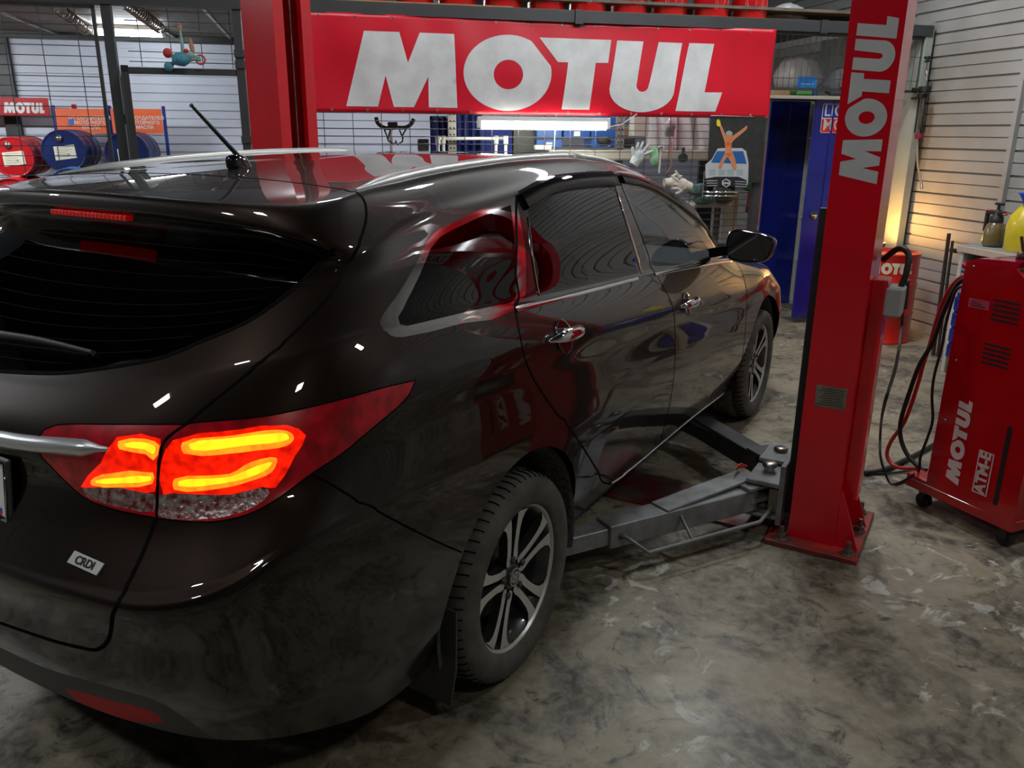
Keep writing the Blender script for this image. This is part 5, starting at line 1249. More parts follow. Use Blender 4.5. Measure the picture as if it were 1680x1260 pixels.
rbox('storage_tub','large dark blue plastic tub behind the tube lamp','tub',BLUEC,795,840,192,262,4.0,.3)
rbox('storage_tub','black plastic tub below the tube lamp','tub',DKGREY,842,878,212,262,4.0,.3)
# blue bins
BB=mat('bin_blue',(.02,.09,.36),rough=.4,var=.12)
ks=0
for row,(yt,yb) in enumerate(((192,208),(211,226),(229,243))):
    for col,(xa,xb) in enumerate(((880,922),(925,968),(971,1019))):
        if row==2 and col==1: continue
        zb=RP(xa,yb,1,3.95).z
        o=rbox('parts_bin','blue parts bin, %s row, %s column beside the white duct'%(('top','middle','bottom')[row],('left','middle','right')[col]),'bin',BB,xa,xb,yt,yb,3.95,.22)
        o['group']='blue parts bins'
        A=RP((xa+xb)/2-5,yt+4,1,3.94);B=RP((xa+xb)/2+5,yb-3,1,3.94); 
        if (row+col)%2==0:
            q=MB(); q.box(-(B.x-A.x)/2,(B.x-A.x)/2,-.003,.0,.012,.012+max(.01,A.z-B.z)); q=q.build('bin_label',WHITEP,o)
rbox('wooden_box','small wooden drawer box between the blue bins and the white duct','box',WOOD,1021,1042,209,224,3.94,.15)
rbox('metal_box','small dark grey metal box under the wooden drawer','box',DKGREY,1021,1042,226,243,3.94,.15)
rbox('duct_cover','off-white square duct hanging down behind the banner','duct',mat('duct_white',(.46,.46,.42),rough=.5),1041,1063,170,224,3.72,.10)
rbox('power_strip','white socket strip on the pale board','socket',WHITEP,878,905,238,246,3.8,.05)
# black tape roll / bundle
t=RP(993,232,1,3.7); blob('cable_bundle',BLACKR,(t.x,3.72,t.z),.055,(1,.7,.75),'black round cable bundle resting on the pale board','bundle',21,.08)
# white bags hanging at right of duct
cloth('hanging_sheet','pale translucent film hanging right of the white duct',1064,1098,187,246,3.95,mat('pale_film',(.50,.49,.50),rough=.4,col2=(.42,.41,.42),scale=8,bump=.3),2)
cloth('hanging_sheet','pinkish white film strip hanging beside the grey calendar',1100,1112,187,246,3.93,mat('pink_film',(.45,.33,.36),rough=.5),1)
cloth('hanging_sheet','white film hanging just left of the calendar',1113,1168,187,248,3.95,mat('white_film',(.56,.56,.56),rough=.4,bump=.3),2)
t=RP(1100,211,1,3.60); blob('tied_bag',BAGM,(t.x,3.62,t.z),.05,(.9,.6,1.3),'small tied translucent bag hanging on the mesh','bag',31,.25)
# things hanging on the mesh: gloves, green bag, wrench
GLV=mat('white_glove_cloth',(.55,.57,.56),rough=.9,col2=(.35,.38,.38),scale=30,bump=.5,bscale=60)
def gloves(x,y,label,s=1.0,rot=0,m=GLV,seed=1):
    p=RP(x,y,1,3.40); mb=MB(); 
    palm=[(-.05,-.05),(.045,-.055),(.05,.01),(.0,.03),(-.045,.015)]
    mb.T=Matrix.Rotation(rot,4,'Y')@Matrix.Scale(s,4)
    mb.sphere((0,0,0),.05,16,10,(1,.45,1.1)); rr=random.Random(seed)
    for k in range(4):
        a=math.radians(60+20*k+rr.uniform(-6,6)); L_=(.075,.085,.08,.06)[k]; st=Vector((.035-.023*k,0,.03)); mb.tube([st,st+Vector((math.cos(a)*L_*.5,-.012,math.sin(a)*L_*.5)),st+Vector((math.cos(a)*L_+.008,-.004,math.sin(a)*L_))],.011,8,rs=[.013,.012,.008])
    mb.tube([Vector((-.035,0,-.01)),Vector((-.065,-.01,.01)),Vector((-.08,-.01,.035))],.013,8,rs=[.015,.013,.009])
    mb.tube([Vector((0,0,-.02)),Vector((.0,0,-.075))],.04,12,rs=[.042,.036])
    return tag(mb.build('work_glove',m,loc=RW(p.x,3.41,p.z),rz=RROT),label,'glove')
gloves(1048,256,'pale work glove hanging on the mesh above the car roof',1.0,.5)
gloves(1120,303,'cream work glove lying on the crate above the windscreen edge',1.0,-1.3,mat('cream_glove',(.55,.5,.42),rough=.9),4)
gloves(1104,300,'second cream work glove lying beside the first one',.9,1.6,mat('cream_glove',(.55,.5,.42),rough=.9),9)
t=RP(1074,257,1,3.40); mb=MB(); mb.sphere((0,0,0),.05,16,12,(.75,.3,1.4)); o=mb.build('green_pouch',mat('pouch_green',(.05,.35,.06),rough=.3,col2=(.4,.5,.4),scale=25),loc=RW(t.x,3.41,t.z),rz=RROT); tag(o,'small bright green pouch hanging next to the pale glove','pouch')
t=RP(1084,262,1,3.40); wr=rthing('ring_spanner','long pale steel ring spanner hanging on the mesh','spanner',t.x,3.42,t.z-.1)
m=MB(); m.tube([(0,0,0),(0,0,.16)],.009,8); m.build('shaft',CREAM,wr); m=MB(); m.tube([(.018*math.cos(a),0,.178+.018*math.sin(a)) for a in [2*PI*k/14 for k in range(15)]],.006,6); m.build('ring_end',STEEL,wr)
t=RP(1101,250,1,3.40); m=MB(); m.tube([(0,0,.08),(.0,0,-.04),(.012,0,-.09),(-.01,0,-.13),(-.03,0,-.16)],.004,6); o=m.build('bent_rod',mat('copper_rod',(.35,.12,.09),rough=.5),loc=RW(t.x,3.40,t.z),rz=RROT); tag(o,'thin bent reddish rod hanging on the mesh','rod')
t=RP(1124,255,1,3.6); m=MB(); m.box(-.012,.012,-.01,.01,.02,.06,.003); m.cyl((0,-.02,-.02),(0,.02,-.02),.035,seg=20); m.tube([(0,0,.0),(.0,0,.03)],.012,8); o=m.build('hose_clamp_tool',DKGREY,loc=RW(t.x,3.64,t.z),rz=RROT); tag(o,'dark round tool hanging under the pale board','tool')
# crate and nets below the calendar
t=RP(1160,318,1,3.62); 
NET=mat('teal_net',(.09,.17,.17),rough=.6,col2=(.03,.06,.06),scale=30,bump=.7,bscale=40)
for k,(xx,yy,r_,lb) in enumerate(((1148,312,.07,'upper teal tangled net behind the windscreen pillar'),(1160,326,.08,'lower teal tangled net behind the windscreen pillar'),(1190,322,.085,'dark green round net bag below the calendar'))):
    t=RP(xx,yy,1,3.62); blob('net_bag',NET if k<2 else mat('dark_green_net',(.03,.05,.04),rough=.6,bump=.6,bscale=50),(t.x,3.66,t.z),r_,(1.2,.8,.7),lb,'net',40+k,.12)
t=RP(1163,312,1,3.56); wrk=rthing('wire_basket','small chromed wire basket hooked on the mesh below the calendar','basket',t.x,3.40,t.z)
m=MB()
for z in (-.03,.0): m.tube([(-.12,0,z),(.12,0,z),(.12,-.09,z),(-.12,-.09,z),(-.12,0,z)],.004,6)
m.tube([(-.13,0,-.05),(-.13,0,.16)],.004,6); m.tube([(-.13,0,.08),(-.05,0,.08)],.004,6); m.build('basket_wires',CHROME,wrk)
# lower white shelf end with perforated foot
rbox('perforated_leg','pale perforated shelf leg below the calendar','leg',PERF,1188,1206,318,400,3.72,.04)
rbox('shelf_ledge','short pale shelf ledge with dark space below the nets','shelf',CREAM,1140,1200,334,340,3.7,.3)
# ------------------------------------------------------------ calendar
A=RP(1141,190,1,3.39);B=RP(1233,303,1,3.39)
cw=B.x-A.x; cal=rthing('wall_calendar','dark paper calendar picturing a white car and a tanned figure with raised arms','calendar',(A.x+B.x)/2,3.40,B.z)
Z1=A.z-B.z
def CPt(x,y): p=RP(x,y,1,3.39); return (p.x-(A.x+B.x)/2,p.z-B.z)
CM=frame((0,0,0),(1,0,0),(0,0,1),(0,-1,0))
def cpoly(name,s,m,lay,parent,sm=False):
    pts=[CPt(*[float(v) for v in t.split(',')]) for t in s.split()]
    if sm: pts=smooth(pts,3,True)
    q=MB(); q.prism(pts,.0006*lay,.0006*lay+.0005,CM); return q.build(name,m,parent)
cm=MB(); cm.prism([CPt(1166,191),CPt(1256,191),CPt(1250,300),CPt(1160,298)],0,.0012,CM); sheet=cm.build('calendar_sheet',mat('calendar_black',(.022,.024,.022),rough=.4,col2=(.035,.038,.035),scale=20),cal)
m=MB(); m.tube([(CPt(1166,190)[0],-.004,CPt(1166,190)[1]),(CPt(1237,195)[0],-.004,CPt(1166,190)[1]-.004)],.005,8); m.build('hanging_rod',STEEL,cal)
PW=mat('print_car_white',(.50,.51,.52),rough=.45); PB=mat('print_glass_blue',(.02,.12,.33),rough=.4); SKIN=mat('print_skin',(.62,.24,.11),rough=.5); PD=mat('print_dark',(.02,.02,.025),rough=.4); PO=mat('print_orange_cloth',(.65,.12,.03)); PY=mat('print_yellow',(.75,.6,.02)); PG=mat('print_pale_lines',(.33,.42,.42))
cpoly('car_print','1158,285 1158,270 1168,262 1178,244 1184,243 1218,243 1225,248 1229,268 1228,300 1225,307 1158,302',PW,3,sheet)
cpoly('windscreen_print','1167,267 1177,248 1220,248 1226,269',PB,4,sheet)
cpoly('grille_print','1158,293 1174,290 1212,290 1226,296 1225,308 1158,303',PD,4,sheet)
for k in range(3): cpoly('bumper_line','1160,%d 1178,%d 1178,%d 1160,%d'%(296+4*k,296+4*k,297+4*k,297+4*k),PW,5,sheet); cpoly('bumper_line','1207,%d 1225,%d 1225,%d 1207,%d'%(297+4*k,298+4*k,299+4*k,298+4*k),PW,5,sheet)
cpoly('hexagon_mark','1185,297 1192,293 1199,297 1199,303 1192,308 1185,303',PW,5,sheet); cpoly('hexagon_inner','1187,298 1192,295 1197,298 1197,302 1192,306 1187,302',PD,6,sheet); cpoly('hexagon_text','1187,299 1197,299 1197,302 1187,302',PW,7,sheet)
for k in range(4): cpoly('calendar_grid','%d,278 %d,278 %d,288 %d,288'%(1164+15*k,1175+15*k,1175+15*k,1164+15*k),PG,4,sheet)
cpoly('figure_print','1180,204 1183,204 1190,219 1193,228 1196,229 1204,222 1214,215 1222,209 1226,206 1226,211 1220,217 1209,226 1202,233 1200,240 1202,249 1205,256 1208,268 1209,277 1204,277 1200,268 1194,258 1188,266 1184,276 1179,275 1184,262 1189,253 1190,243 1189,232 1185,220',SKIN,8,sheet,True)
cpoly('figure_head','1192,217 1198,215 1202,220 1201,228 1196,231 1192,227',SKIN,8,sheet,True); cpoly('figure_cap','1191,221 1192,216 1197,214 1202,217 1202,221',PY if False else PG,9,sheet)
cpoly('swimwear_top','1189,235 1195,232 1201,235 1201,241 1196,239 1190,241',PO,9,sheet); cpoly('swimwear_bottom','1190,251 1202,251 1196,259',PO,9,sheet); cpoly('raised_bottle','1176,198 1179,195 1182,199 1183,206 1179,208 1176,205',PY,9,sheet)
# cloth hanging between calendar and cabinet
REDC=mat('red_cloth',(.30,.01,.03),rough=.9,bump=.4); GRC=mat('green_cloth',(.06,.22,.10),rough=.9,bump=.4)
p=RP(1222,290,1,3.36); m=MB(); q0=RP(1240,235,1,3.34);q1=RP(1214,312,1,3.34)
def quadcloth(name,label,pts,b,m,seed=0):
    P=[RP(x,y,1,b) for x,y in pts]; n=16; vs=[];fs=[]; o=P[0]
    for j in range(n+1):
        for i in range(n+1):
            u,v=i/n,j/n; a=P[0]*(1-u)*(1-v)+P[1]*u*(1-v)+P[2]*u*v+P[3]*(1-u)*v; vs.append((a.x-o.x,.02*math.sin(u*9+seed)*(.3+v),a.z-o.z))
    for j in range(n):
        for i in range(n): k=j*(n+1)+i; fs.append((k,k+n+1,k+n+2,k+1))
    mb=MB(); mb.add(vs,fs,True); ob=mb.build(name,m,loc=RW(o.x,b,o.z),rz=RROT); s_=ob.modifiers.new('s','SOLIDIFY'); s_.thickness=.005; return tag(ob,label,'cloth')
quadcloth('red_rag','dark red cloth hanging against the side of the blue cabinet',((1240,232),(1256,232),(1244,370),(1224,345)),3.62,REDC)
quadcloth('green_rag','green cloth hanging in front of the red one beside the blue cabinet',((1240,245),(1246,262),(1232,315),(1213,308)),3.58,GRC,2)
m=MB(); z0=RP(1230,345,1,3.8).z; m.box(-.26,.26,-.1,.2,0,2.33,.01); x_=RP(1232,300,1,3.9).x
m=MB(); m.box(-.03,.03,-.02,.02,0,2.33,.003); o=m.build('fence_post',DKGREY,loc=RW(3.575,FB,0),rz=RROT); tag(o,'dark fence post at the right end of the banner','post')
rb('trim_20',BLACKM,(3.62,4.0,4.6,4.64,0,2.33))
# ------------------------------------------------------------ blue cabinet with open doors
cb=rthing('steel_cabinet','tall cream steel cabinet with two open blue doors near the back corner','cabinet',4.70,3.9,0)
m=MB(); W=.30; D0,D1=-.25,.21; 
for q in ((D0,D1,-W,-W+.02,0.05,1.86),(D0,D1,W-.02,W,0.05,1.86),(D0,D1,-W,W,1.845,1.862),(D0,D1,-W,W,.05,.09),(D1-.02,D1,-W,W,.05,1.86)): m.box(*q,.002)
for x in (D0+.03,D1-.05):
    for y in (-W+.03,W-.05): m.box(x,x+.03,y,y+.03,0,.05)
m.build('cabinet_body',CREAM,cb)
for k,z in enumerate((.45,.85,1.22,1.55)):
    m=MB(); m.box(D0+.01,D1-.02,-W+.02,W-.02,z,z+.02); m.build('cabinet_shelf',CREAM,cb)
for s_,y,lb in ((1,W,'left'),(-1,-W,'right')):
    m=MB(); L_=.38 if s_>0 else .33; m.box(D0-L_,D0-.002,y-.012,y+.012,.05,1.87,.004); d=m.build('cabinet_door',BLUE,cb)
    m=MB(); m.box(D0-L_*.5-.010,D0-L_*.5+.010,y-.018,y-.012,.06,1.86,.003); m.box(D0-L_+.01,D0-L_+.03,y+.012,y+.018,.08,1.84,.002); m.build('door_fold',BLUE,d)
    if s_<0:
        yy=y-.014; xl=RP(1349,170,1,3.6).x-4.70; M=frame((xl,yy,RP(1349,218,1,3.6).z),(1,0,0),(0,0,1),(0,-1,0)); H=RP(1349,170,1,3.6).z-RP(1349,218,1,3.6).z; Wd=.26
        m=MB(); r_=.014
        def rr_(x0,y0,x1,y1,r): return arc(x1-r,y0+r,r,-90,0,4)+arc(x1-r,y1-r,r,0,90,4)+arc(x0+r,y1-r,r,90,180,4)+arc(x0+r,y0+r,r,180,270,4)
        m.prism(rr_(0,0,Wd,H,.016),0,.0012,M); lg=m.build('logo_plate',WHITEL,d)
        m=MB(); m.prism(rr_(.005,H*.52,Wd-.005,H-.005,.012),.0012,.0018,M); m.build('logo_blue_field',mat('logo_blue',(.01,.03,.30)),lg); m=MB(); m.prism(rr_(.005,.005,Wd-.005,H*.48,.012),.0012,.0018,M); m.build('logo_red_field',mat('logo_red',(.6,.01,.02)),lg)
        textmesh('logo_lettering','LIQUI',H*.56,WHITEL,lg,M@Matrix.Translation((.014,H*.75,.0022)),align='LEFT',bold=.0005); textmesh('logo_lettering','MOLY',H*.56,WHITEL,lg,M@Matrix.Translation((.014,H*.26,.0022)),align='LEFT',bold=.0005)
        hx=RP(1333,353,1,3.6); m=MB(); m.lathe([(.034,0),(.034,.004),(.030,.008),(0,.008)],24,(hx.x-4.70,yy,hx.z),(0,-1,0)); h_=m.build('lock_rosette',BLACKR,d); m=MB(); m.sphere((hx.x-4.70,yy-.014,hx.z),.02,14,8,(1.0,.5,.55)); m.box(hx.x-4.70-.03,hx.x-4.70+.03,yy-.018,yy-.008,hx.z-.006,hx.z+.006,.004); m.build('lock_handle',CHROME,h_)
for k,(z,c_,nm,lb,y_) in enumerate(((1.24,(.35,.08,.03),'paint_can','brown-red can on the upper cabinet shelf',.18),(.87,(.01,.02,.25),'blue_box','dark blue box on the middle cabinet shelf',.16),(.87,(.3,.02,.02),'red_can','dark red can beside the blue box in the cabinet',.02),(1.57,(.15,.14,.13),'tin_box','grey tin on the top cabinet shelf',.12))):
    m=MB(); 
    if 'can' in nm: m.lathe([(.045,0),(.047,.003),(.045,.006),(.045,.13),(.047,.133),(.045,.136),(0,.136)],22)
    else: m.box(-.06,.06,-.06,.06,0,.12,.006)
    o=m.build(nm,mat('m_'+nm,c_,rough=.35),loc=RW(4.70-.12,3.9+y_,z),rz=RROT); tag(o,lb,'can' if 'can' in nm else 'box')
# warm lamp behind the lift column, standing on the floor stand
wl=rthing('work_lamp','small warm glowing work lamp behind the red lift column','lamp',4.72,3.40,0)
m=MB(); m.cyl((0,0,0),(0,0,.62),.010,seg=10); m.lathe([(.10,0),(.10,.012),(.02,.02)],20); m.build('lamp_stand',BLACKM,wl)
m=MB(); m.sphere((0,0,.70),.045,16,10); m.build('lamp_bulb',mat('warm_bulb',(1,.7,.3),emis=(1,.50,.12),es=330),wl)
m=MB(); m.lathe([(.035,.62),(.06,.66),(.075,.72)],20,caps=False); m.build('lamp_cage',BLACKM,wl)
# ------------------------------------------------------------ right side of the bay
o=rb('insulated_board',mat('green_grey_panel',(.33,.36,.32),rough=.45,col2=(.26,.29,.25),scale=3),(4.93,5.0,3.42,4.9,0,2.45),bev=.003,st=False); tag(o,'tall smooth green-grey panel leaning flat at the right wall behind the drum','panel')
# drum
dc=Vector((4.53,2.98)); dd=rthing('oil_drum','upright red oil drum with a white word, behind the lift column','drum',dc.x,dc.y,0)
r=.232;H=.71
m=MB(); m.lathe([(r-.01,0),(r+.004,0),(r+.004,.012),(r,.016),(r,.225),(r+.008,.235),(r,.245),(r,.455),(r+.008,.465),(r,.475),(r,H-.016),(r+.004,H-.01),(r+.004,H),(r-.010,H),(r-.012,H-.018),(0,H-.018)],48); m.build('drum_body',mat('drum_bright_red',(.58,.012,.006),rough=.3,coat=.3,var=.08,col2=(.45,.008,.006)),dd)
ca=math.atan2(-dc.y-2.69,-dc.x+.13)
vs=[];fs=[]; lm=MB(); Hh=.085
tmp=MB()
for sh,hs in WORD: tmp.prism(sh,0,.001,None,hs)
# wrap the lettering round the drum
wv=[]
for v in tmp.v:
    ang=ca+math.radians(8)+ (v.x/WORDW-.5)*(WORDW*Hh*.9/r); wv.append(Vector(((r+.0015+v.z)*math.cos(ang),(r+.0015+v.z)*math.sin(ang),.56+v.y*Hh)))
lm.add(wv,tmp.f); lm.build('white_lettering',mat('cream_print',(.72,.62,.45),rough=.5),dd)
# syringe extractor
sy=RP(1509,185,0,4.9); st=rthing('fluid_extractor','hand pump fluid extractor with clear barrel hanging on the right wall','pump',4.9,sy.y,1.2)
def SP(x,y): p=RP(x,y,0,4.9); return Vector((0,p.y-sy.y,p.z-1.2))
m=MB(); m.cyl(SP(1519,142),SP(1522,100),.007,seg=10); m.build('piston_rod',CHROME,st)
m=MB(); p=SP(1522,96); m.lathe([(.012,-.02),(.022,-.01),(.012,0),(.026,.014),(.022,.024),(0,.026)],16,p-Vector((0,0,.01))); m.beam(p+Vector((0,-.04,.01)),p+Vector((0,.04,.01)),.018,.014,bev=.004); m.build('pull_handle',BLACKR,st)
m=MB(); a=SP(1508,218);b=SP(1517,152); m.cyl(a,b,.040,.040,24); m.build('clear_barrel',glassmat('clear_plastic',(.8,.82,.78),.05,1.4),st)
m=MB(); m.cyl(SP(1509,212),SP(1517,150),.012,seg=10); m.build('inner_tube',STEEL,st)
for (q0,q1,rr_) in (((1514,160),(1515,154),.047),((1517,150),(1518,142),.047)):
    m=MB(); m.cyl(SP(*q0),SP(*q1),rr_,seg=20); m.build('barrel_cap',BLACKR,st)
m=MB(); m.beam(SP(1516,150),SP(1500,146),.05,.02); m.beam(SP(1514,158),SP(1497,162),.03,.015); m.build('wall_bracket',BLACKR,st)
m=MB(); m.lathe([(.030,0),(.034,.03),(.030,.045)],16,SP(1507,228)); m.build('red_nozzle',mat('nozzle_red',(.25,.01,.03)),st)
m=MB(); m.tube([SP(1506,228),SP(1505,245),SP(1505,265),SP(1508,285),SP(1511,300)],.007,8); m.build('suction_hose',mat('amber_hose',(.40,.32,.16),rough=.4),st)
m=MB(); m.cyl(SP(1511,298),SP(1513,310),.010,seg=10); m.build('hose_tip',STEEL,st)
# rods
for k,(a,b,lb,r_) in enumerate((((1557,383),(1538,500),'dark metal rod standing upright beside the drum, taller one',.014),((1563,395),(1548,500),'dark metal rod standing upright beside the drum, shorter one',.010))):
    A=RP(*a,0,4.6);x=4.6; m=MB(); m.cyl((0,0,0),(0,.04,A.z),r_,seg=12)
    if k==0: m.box(-.012,.012,-.06,.0,A.z-.13,A.z-.10,.003)
    o=m.build('metal_rod',mat('rod_brown',(.06,.04,.03),rough=.5,metal=.4),loc=RW(4.6,A.y-.04,0),rz=RROT); tag(o,lb,'rod')
# tool bench with blue drawers
bn=rthing('tool_bench','cream tool bench with blue drawers and bins behind the red machine','bench',4.62,1.42,0)
m=MB(); x0,x1,y0,y1=-.30,.36,-.65,.62
m.box(x0,x1,y0,y1,.84,.885,.004); m.build('bench_top',mat('bench_top_wood',(.50,.38,.30),rough=.5),bn)
m=MB(); m.box(x0+.01,x1-.01,y0+.01,y1-.01,.885,.889); m.build('top_mat',mat('top_mat_grey',(.28,.31,.30),rough=.6),bn)
for x in (x0+.02,x1-.05):
    for y in (y0+.02,y1-.05):
        m=MB(); m.box(x,x+.035,y,y+.035,0,.84,.003); m.build('bench_leg',CREAM,bn)
m=MB(); m.box(x0+.04,x1-.04,y0+.04,y1-.04,.07,.10); m.box(x0+.04,x1,y0+.03,y0+.05,.1,.84); m.box(x1-.03,x1-.01,y0+.03,y1-.03,.1,.84); m.box(x0+.03,x1-.03,y1-.045,y1-.03,.1,.84); m.build('bench_frame',CREAM,bn)
VIO=mat('drawer_violet_grey',(.22,.20,.30),rough=.4)
for k in range(3): 
    m=MB(); m.box(x0+.005,x1-.06,y0+.06,y1-.06,.72-.075*k,.78-.075*k,.004); m.build('drawer',VIO,bn)
for k in range(4):
    m=MB(); z=.12+.11*k; m.box(x0-.005,x1-.06,y0+.06,y1-.06,z,z+.095,.008); m.box(x0-.012,x0-.004,y0+.08,y1-.08,z+.07,z+.085,.002); m.build('blue_drawer',BLUE,bn)
o=MB(); o.box(-.06,.06,-.035,.035,0,.26,.015); o=o.build('amber_canister',mat('canister_amber',(.42,.34,.20),rough=.4),loc=RW(4.25,1.74,.0),rz=RROT); tag(o,'small beige canister standing against the bench drawers','canister'); o.location.z=.002
# bottles on the bench
sb=rthing('pump_sprayer','pump sprayer bottle with brown liquid and black trigger head on the bench','sprayer',4.47,1.90,.889)
m=MB(); m.lathe([(.045,0),(.062,.006),(.068,.03),(.066,.09),(.052,.14),(.036,.165)],28); m.build('bottle_body',mat('brown_liquid_bottle',(.16,.115,.035),rough=.25,col2=(.10,.08,.05),scale=10,coat=.6),sb)
m=MB(); m.lathe([(.040,.150),(.042,.155),(.040,.195),(.022,.205),(.02,.235),(.014,.24),(0,.24)],24); m.build('screw_collar',BLACKR,sb)
m=MB(); m.box(-.018,.018,-.06,.09,.205,.232,.006); m.box(-.014,.014,.07,.095,.09,.225,.006); m.build('trigger_handle',BLACKR,sb)
m=MB(); m.cyl((0,0,.235),(0,0,.275),.010,seg=12); m.box(-.012,.012,-.04,.03,.268,.285,.005); m.build('pump_knob',BLACKR,sb)
m=MB(); m.box(-.017,.017,-.075,-.055,.208,.222,.004); m.box(-.015,.015,.05,.085,.228,.238,.004); m.build('orange_trim',mat('trim_orange',(.6,.12,.05)),sb)
wb=rthing('spray_bottle','white plastic spray bottle behind the pump sprayer on the bench','bottle',4.60,1.80,.889)
m=MB(); m.lathe([(.04,0),(.045,.01),(.045,.13),(.03,.18),(.018,.20),(.018,.22)],24); m.build('bottle_body',mat('milky_plastic',(.62,.63,.60),rough=.35),wb); m=MB(); m.lathe([(.02,.215),(.02,.245)],18); m.box(-.012,.012,-.055,.04,.245,.28,.006); m.build('spray_head',mat('grey_spray_head',(.22,.23,.23),rough=.4),wb)
jy=rthing('yellow_jug','large yellow plastic jug with a blue funnel cap on the bench','jug',4.45,1.66,.889)
m=MB(); m.box(-.075,.075,-.09,.09,0,.19,.03)
prf=[(.085,0),(.095,.01),(.098,.16),(.085,.22),(.045,.27),(.03,.285)]
m=MB(); m.lathe(prf,28); m.v=[Vector((v.x*.85,v.y*1.05,v.z)) for v in m.v]; m.build('jug_body',mat('yellow_plastic',(.72,.56,.03),rough=.3,coat=.3),jy)
m=MB(); m.lathe([(.022,.28),(.022,.30),(.05,.345),(.062,.36),(.060,.362),(.02,.305)],24,caps=False); m.build('funnel_cap',mat('funnel_blue',(.01,.08,.62),rough=.3),jy)
# ------------------------------------------------------------ red fluid exchange machine on castors
Aw=WP(1485,790,2,.10);Bw=WP(1660,870,2,.10); xd=(Bw-Aw); xd.z=0; Wm=xd.length; xd.normalize(); nd_=Vector((-xd.y,xd.x,0)); 
if nd_.dot(Vector((_f.x,_f.y,0)))<0: nd_=-nd_
mc=bpy.data.objects.new('service_machine',None); COL.objects.link(mc); mc.location=(Aw.x,Aw.y,0); mc.rotation_euler=(0,0,math.atan2(xd.y,xd.x)); tag(mc,'dark red wheeled fluid exchange machine with white lettering at the right edge','machine')
flip=1 if Vector((-xd.y,xd.x,0)).dot(nd_)>0 else -1
# local: x along the visible face, y away from the viewer, z up
def MPT(x,y):     # point of the visible face at a pixel
    d=ray(x,y); t=((Aw-CAMP).dot(nd_))/d.dot(nd_); P=CAMP+d*t-Vector((Aw.x,Aw.y,0)); return (P.dot(xd),P.z)
yv=flip
F2=frame((0,0,0),(1,0,0),(0,0,1),(0,-yv,0))
tl=MPT(1590,430);tr=MPT(1660,437);t2=MPT(1690,462); bl=MPT(1517,770);br=MPT(1658,868)
XL=.115; ZTp=tl[1]
face=[(XL-.02,.155),(XL,ZTp),(XL+.20,ZTp+.005),(XL+.30,ZTp-.07),(Wm+.005,ZTp-.30),(Wm,.105),(0.0,.105),(0,.145)]
body=[(XL-.01,.11),(XL,ZTp),(XL+.19,ZTp+.005),(XL+.42,ZTp-.17),(Wm,.11)]
D=.46
def ext(poly,y0,y1): 
    return (frame((0,0,0),(1,0,0),(0,0,1),(0,-1,0)) ,-y1*yv,-y0*yv) if yv>0 else (frame((0,0,0),(1,0,0),(0,0,1),(0,-1,0)),y0,y1)
m=MB(); M_e,t0,t1=ext(None,0,.012); m.prism([(XL-.01,.13),(XL,ZTp),(XL+.21,ZTp+.004),(XL+.40,ZTp-.15),(Wm-.0,.125)],min(t0,t1),max(t0,t1),M_e)
m.prism([(XL-.01,.13),(XL,ZTp),(XL+.21,ZTp+.004),(XL+.40,ZTp-.15),(Wm-.0,.125)],min(-D*yv,-(D-.012)*yv),max(-D*yv,-(D-.012)*yv),M_e)
m.build('side_plate',REDM,mc)
m=MB(); lo2,hi2=sorted((.012*yv,(D-.012)*yv)); m.T=Matrix.Identity(4); m.prism([(XL+.0,.13),(XL+.012,ZTp-.012),(XL+.205,ZTp-.01),(XL+.39,ZTp-.155),(Wm-.012,.125)],-hi2,-lo2,M_e); m.build('machine_body',REDM,mc)
m=MB(); m.box(0,Wm,*sorted((0,D*yv)),.085,.13,.004); m.box(0,XL,*sorted((.0,D*yv)),.13,.145,.004); m.build('base_tray',REDM,mc)
m=MB(); m.prism([(XL+.0,ZTp),(XL+.21,ZTp+.004),(XL+.23,ZTp+.03),(XL+.05,ZTp+.02),(XL-.0,ZTp+.0)],-hi2-.01,-lo2+.01,M_e); m.build('lid',mat('lid_red',(.45,.004,.03),rough=.15,coat=.6),mc)
m=MB(); m.tube([(XL,.06*yv,ZTp-.03),(XL-.045,.06*yv,ZTp-.025),(XL-.05,.2*yv,ZTp-.02),(XL-.045,.38*yv,ZTp-.025),(XL,.38*yv,ZTp-.03)],.016,10); m.build('push_handle',REDM,mc)
pm=MB(); a=Vector((XL+.23,.02*yv,ZTp-.005)); dirp=Vector((.17,0,-.135)).normalized(); pm.T=frame(a,dirp,(0,yv,0),dirp.cross(Vector((0,yv,0)))*(1)); 
up_=dirp.cross(Vector((0,yv,0)))
sg=1 if up_.z>0 else -1
pm.box(0.0,.19,0.03,D-.08,*sorted((0,sg*.006)),.002); pm.build('control_panel',WHITEP,mc)
def facebox(x,y,w,h,name,m_,parent,tilt=0,dep=.002): 
    c=MPT(x,y); q=MB(); q.box(c[0]-w/2,c[0]+w/2,*sorted((0,-dep*yv)),c[1]-h/2,c[1]+h/2); return q.build(name,m_,parent)
VB=mat('vent_black',(.01,.004,.004),rough=.6)
for (x,y,nm) in ((1650,512,'vent_slots'),(1634,584,'vent_slots')):
    c=MPT(x,y); q=MB()
    for k in range(5): q.box(c[0]-.055,c[0]+.055,*sorted((-.0015*yv,.002*yv)),c[1]-.042+.019*k,c[1]-.033+.019*k)
    q.build(nm,VB,mc)
c=MPT(1606,499); q=MB(); q.box(c[0]-.045,c[0]+.045,*sorted((-.001*yv,0)),c[1]-.018,c[1]+.018); so_=q.build('type_label',mat('label_rose',(.42,.06,.09),rough=.5),mc)
q=MB(); 
for k in range(3): q.box(c[0]-.035,c[0]+.03-.02*k,*sorted((-.0016*yv,-.001*yv)),c[1]-.010+.008*k,c[1]-.007+.008*k)
q.build('label_print',VB,so_)
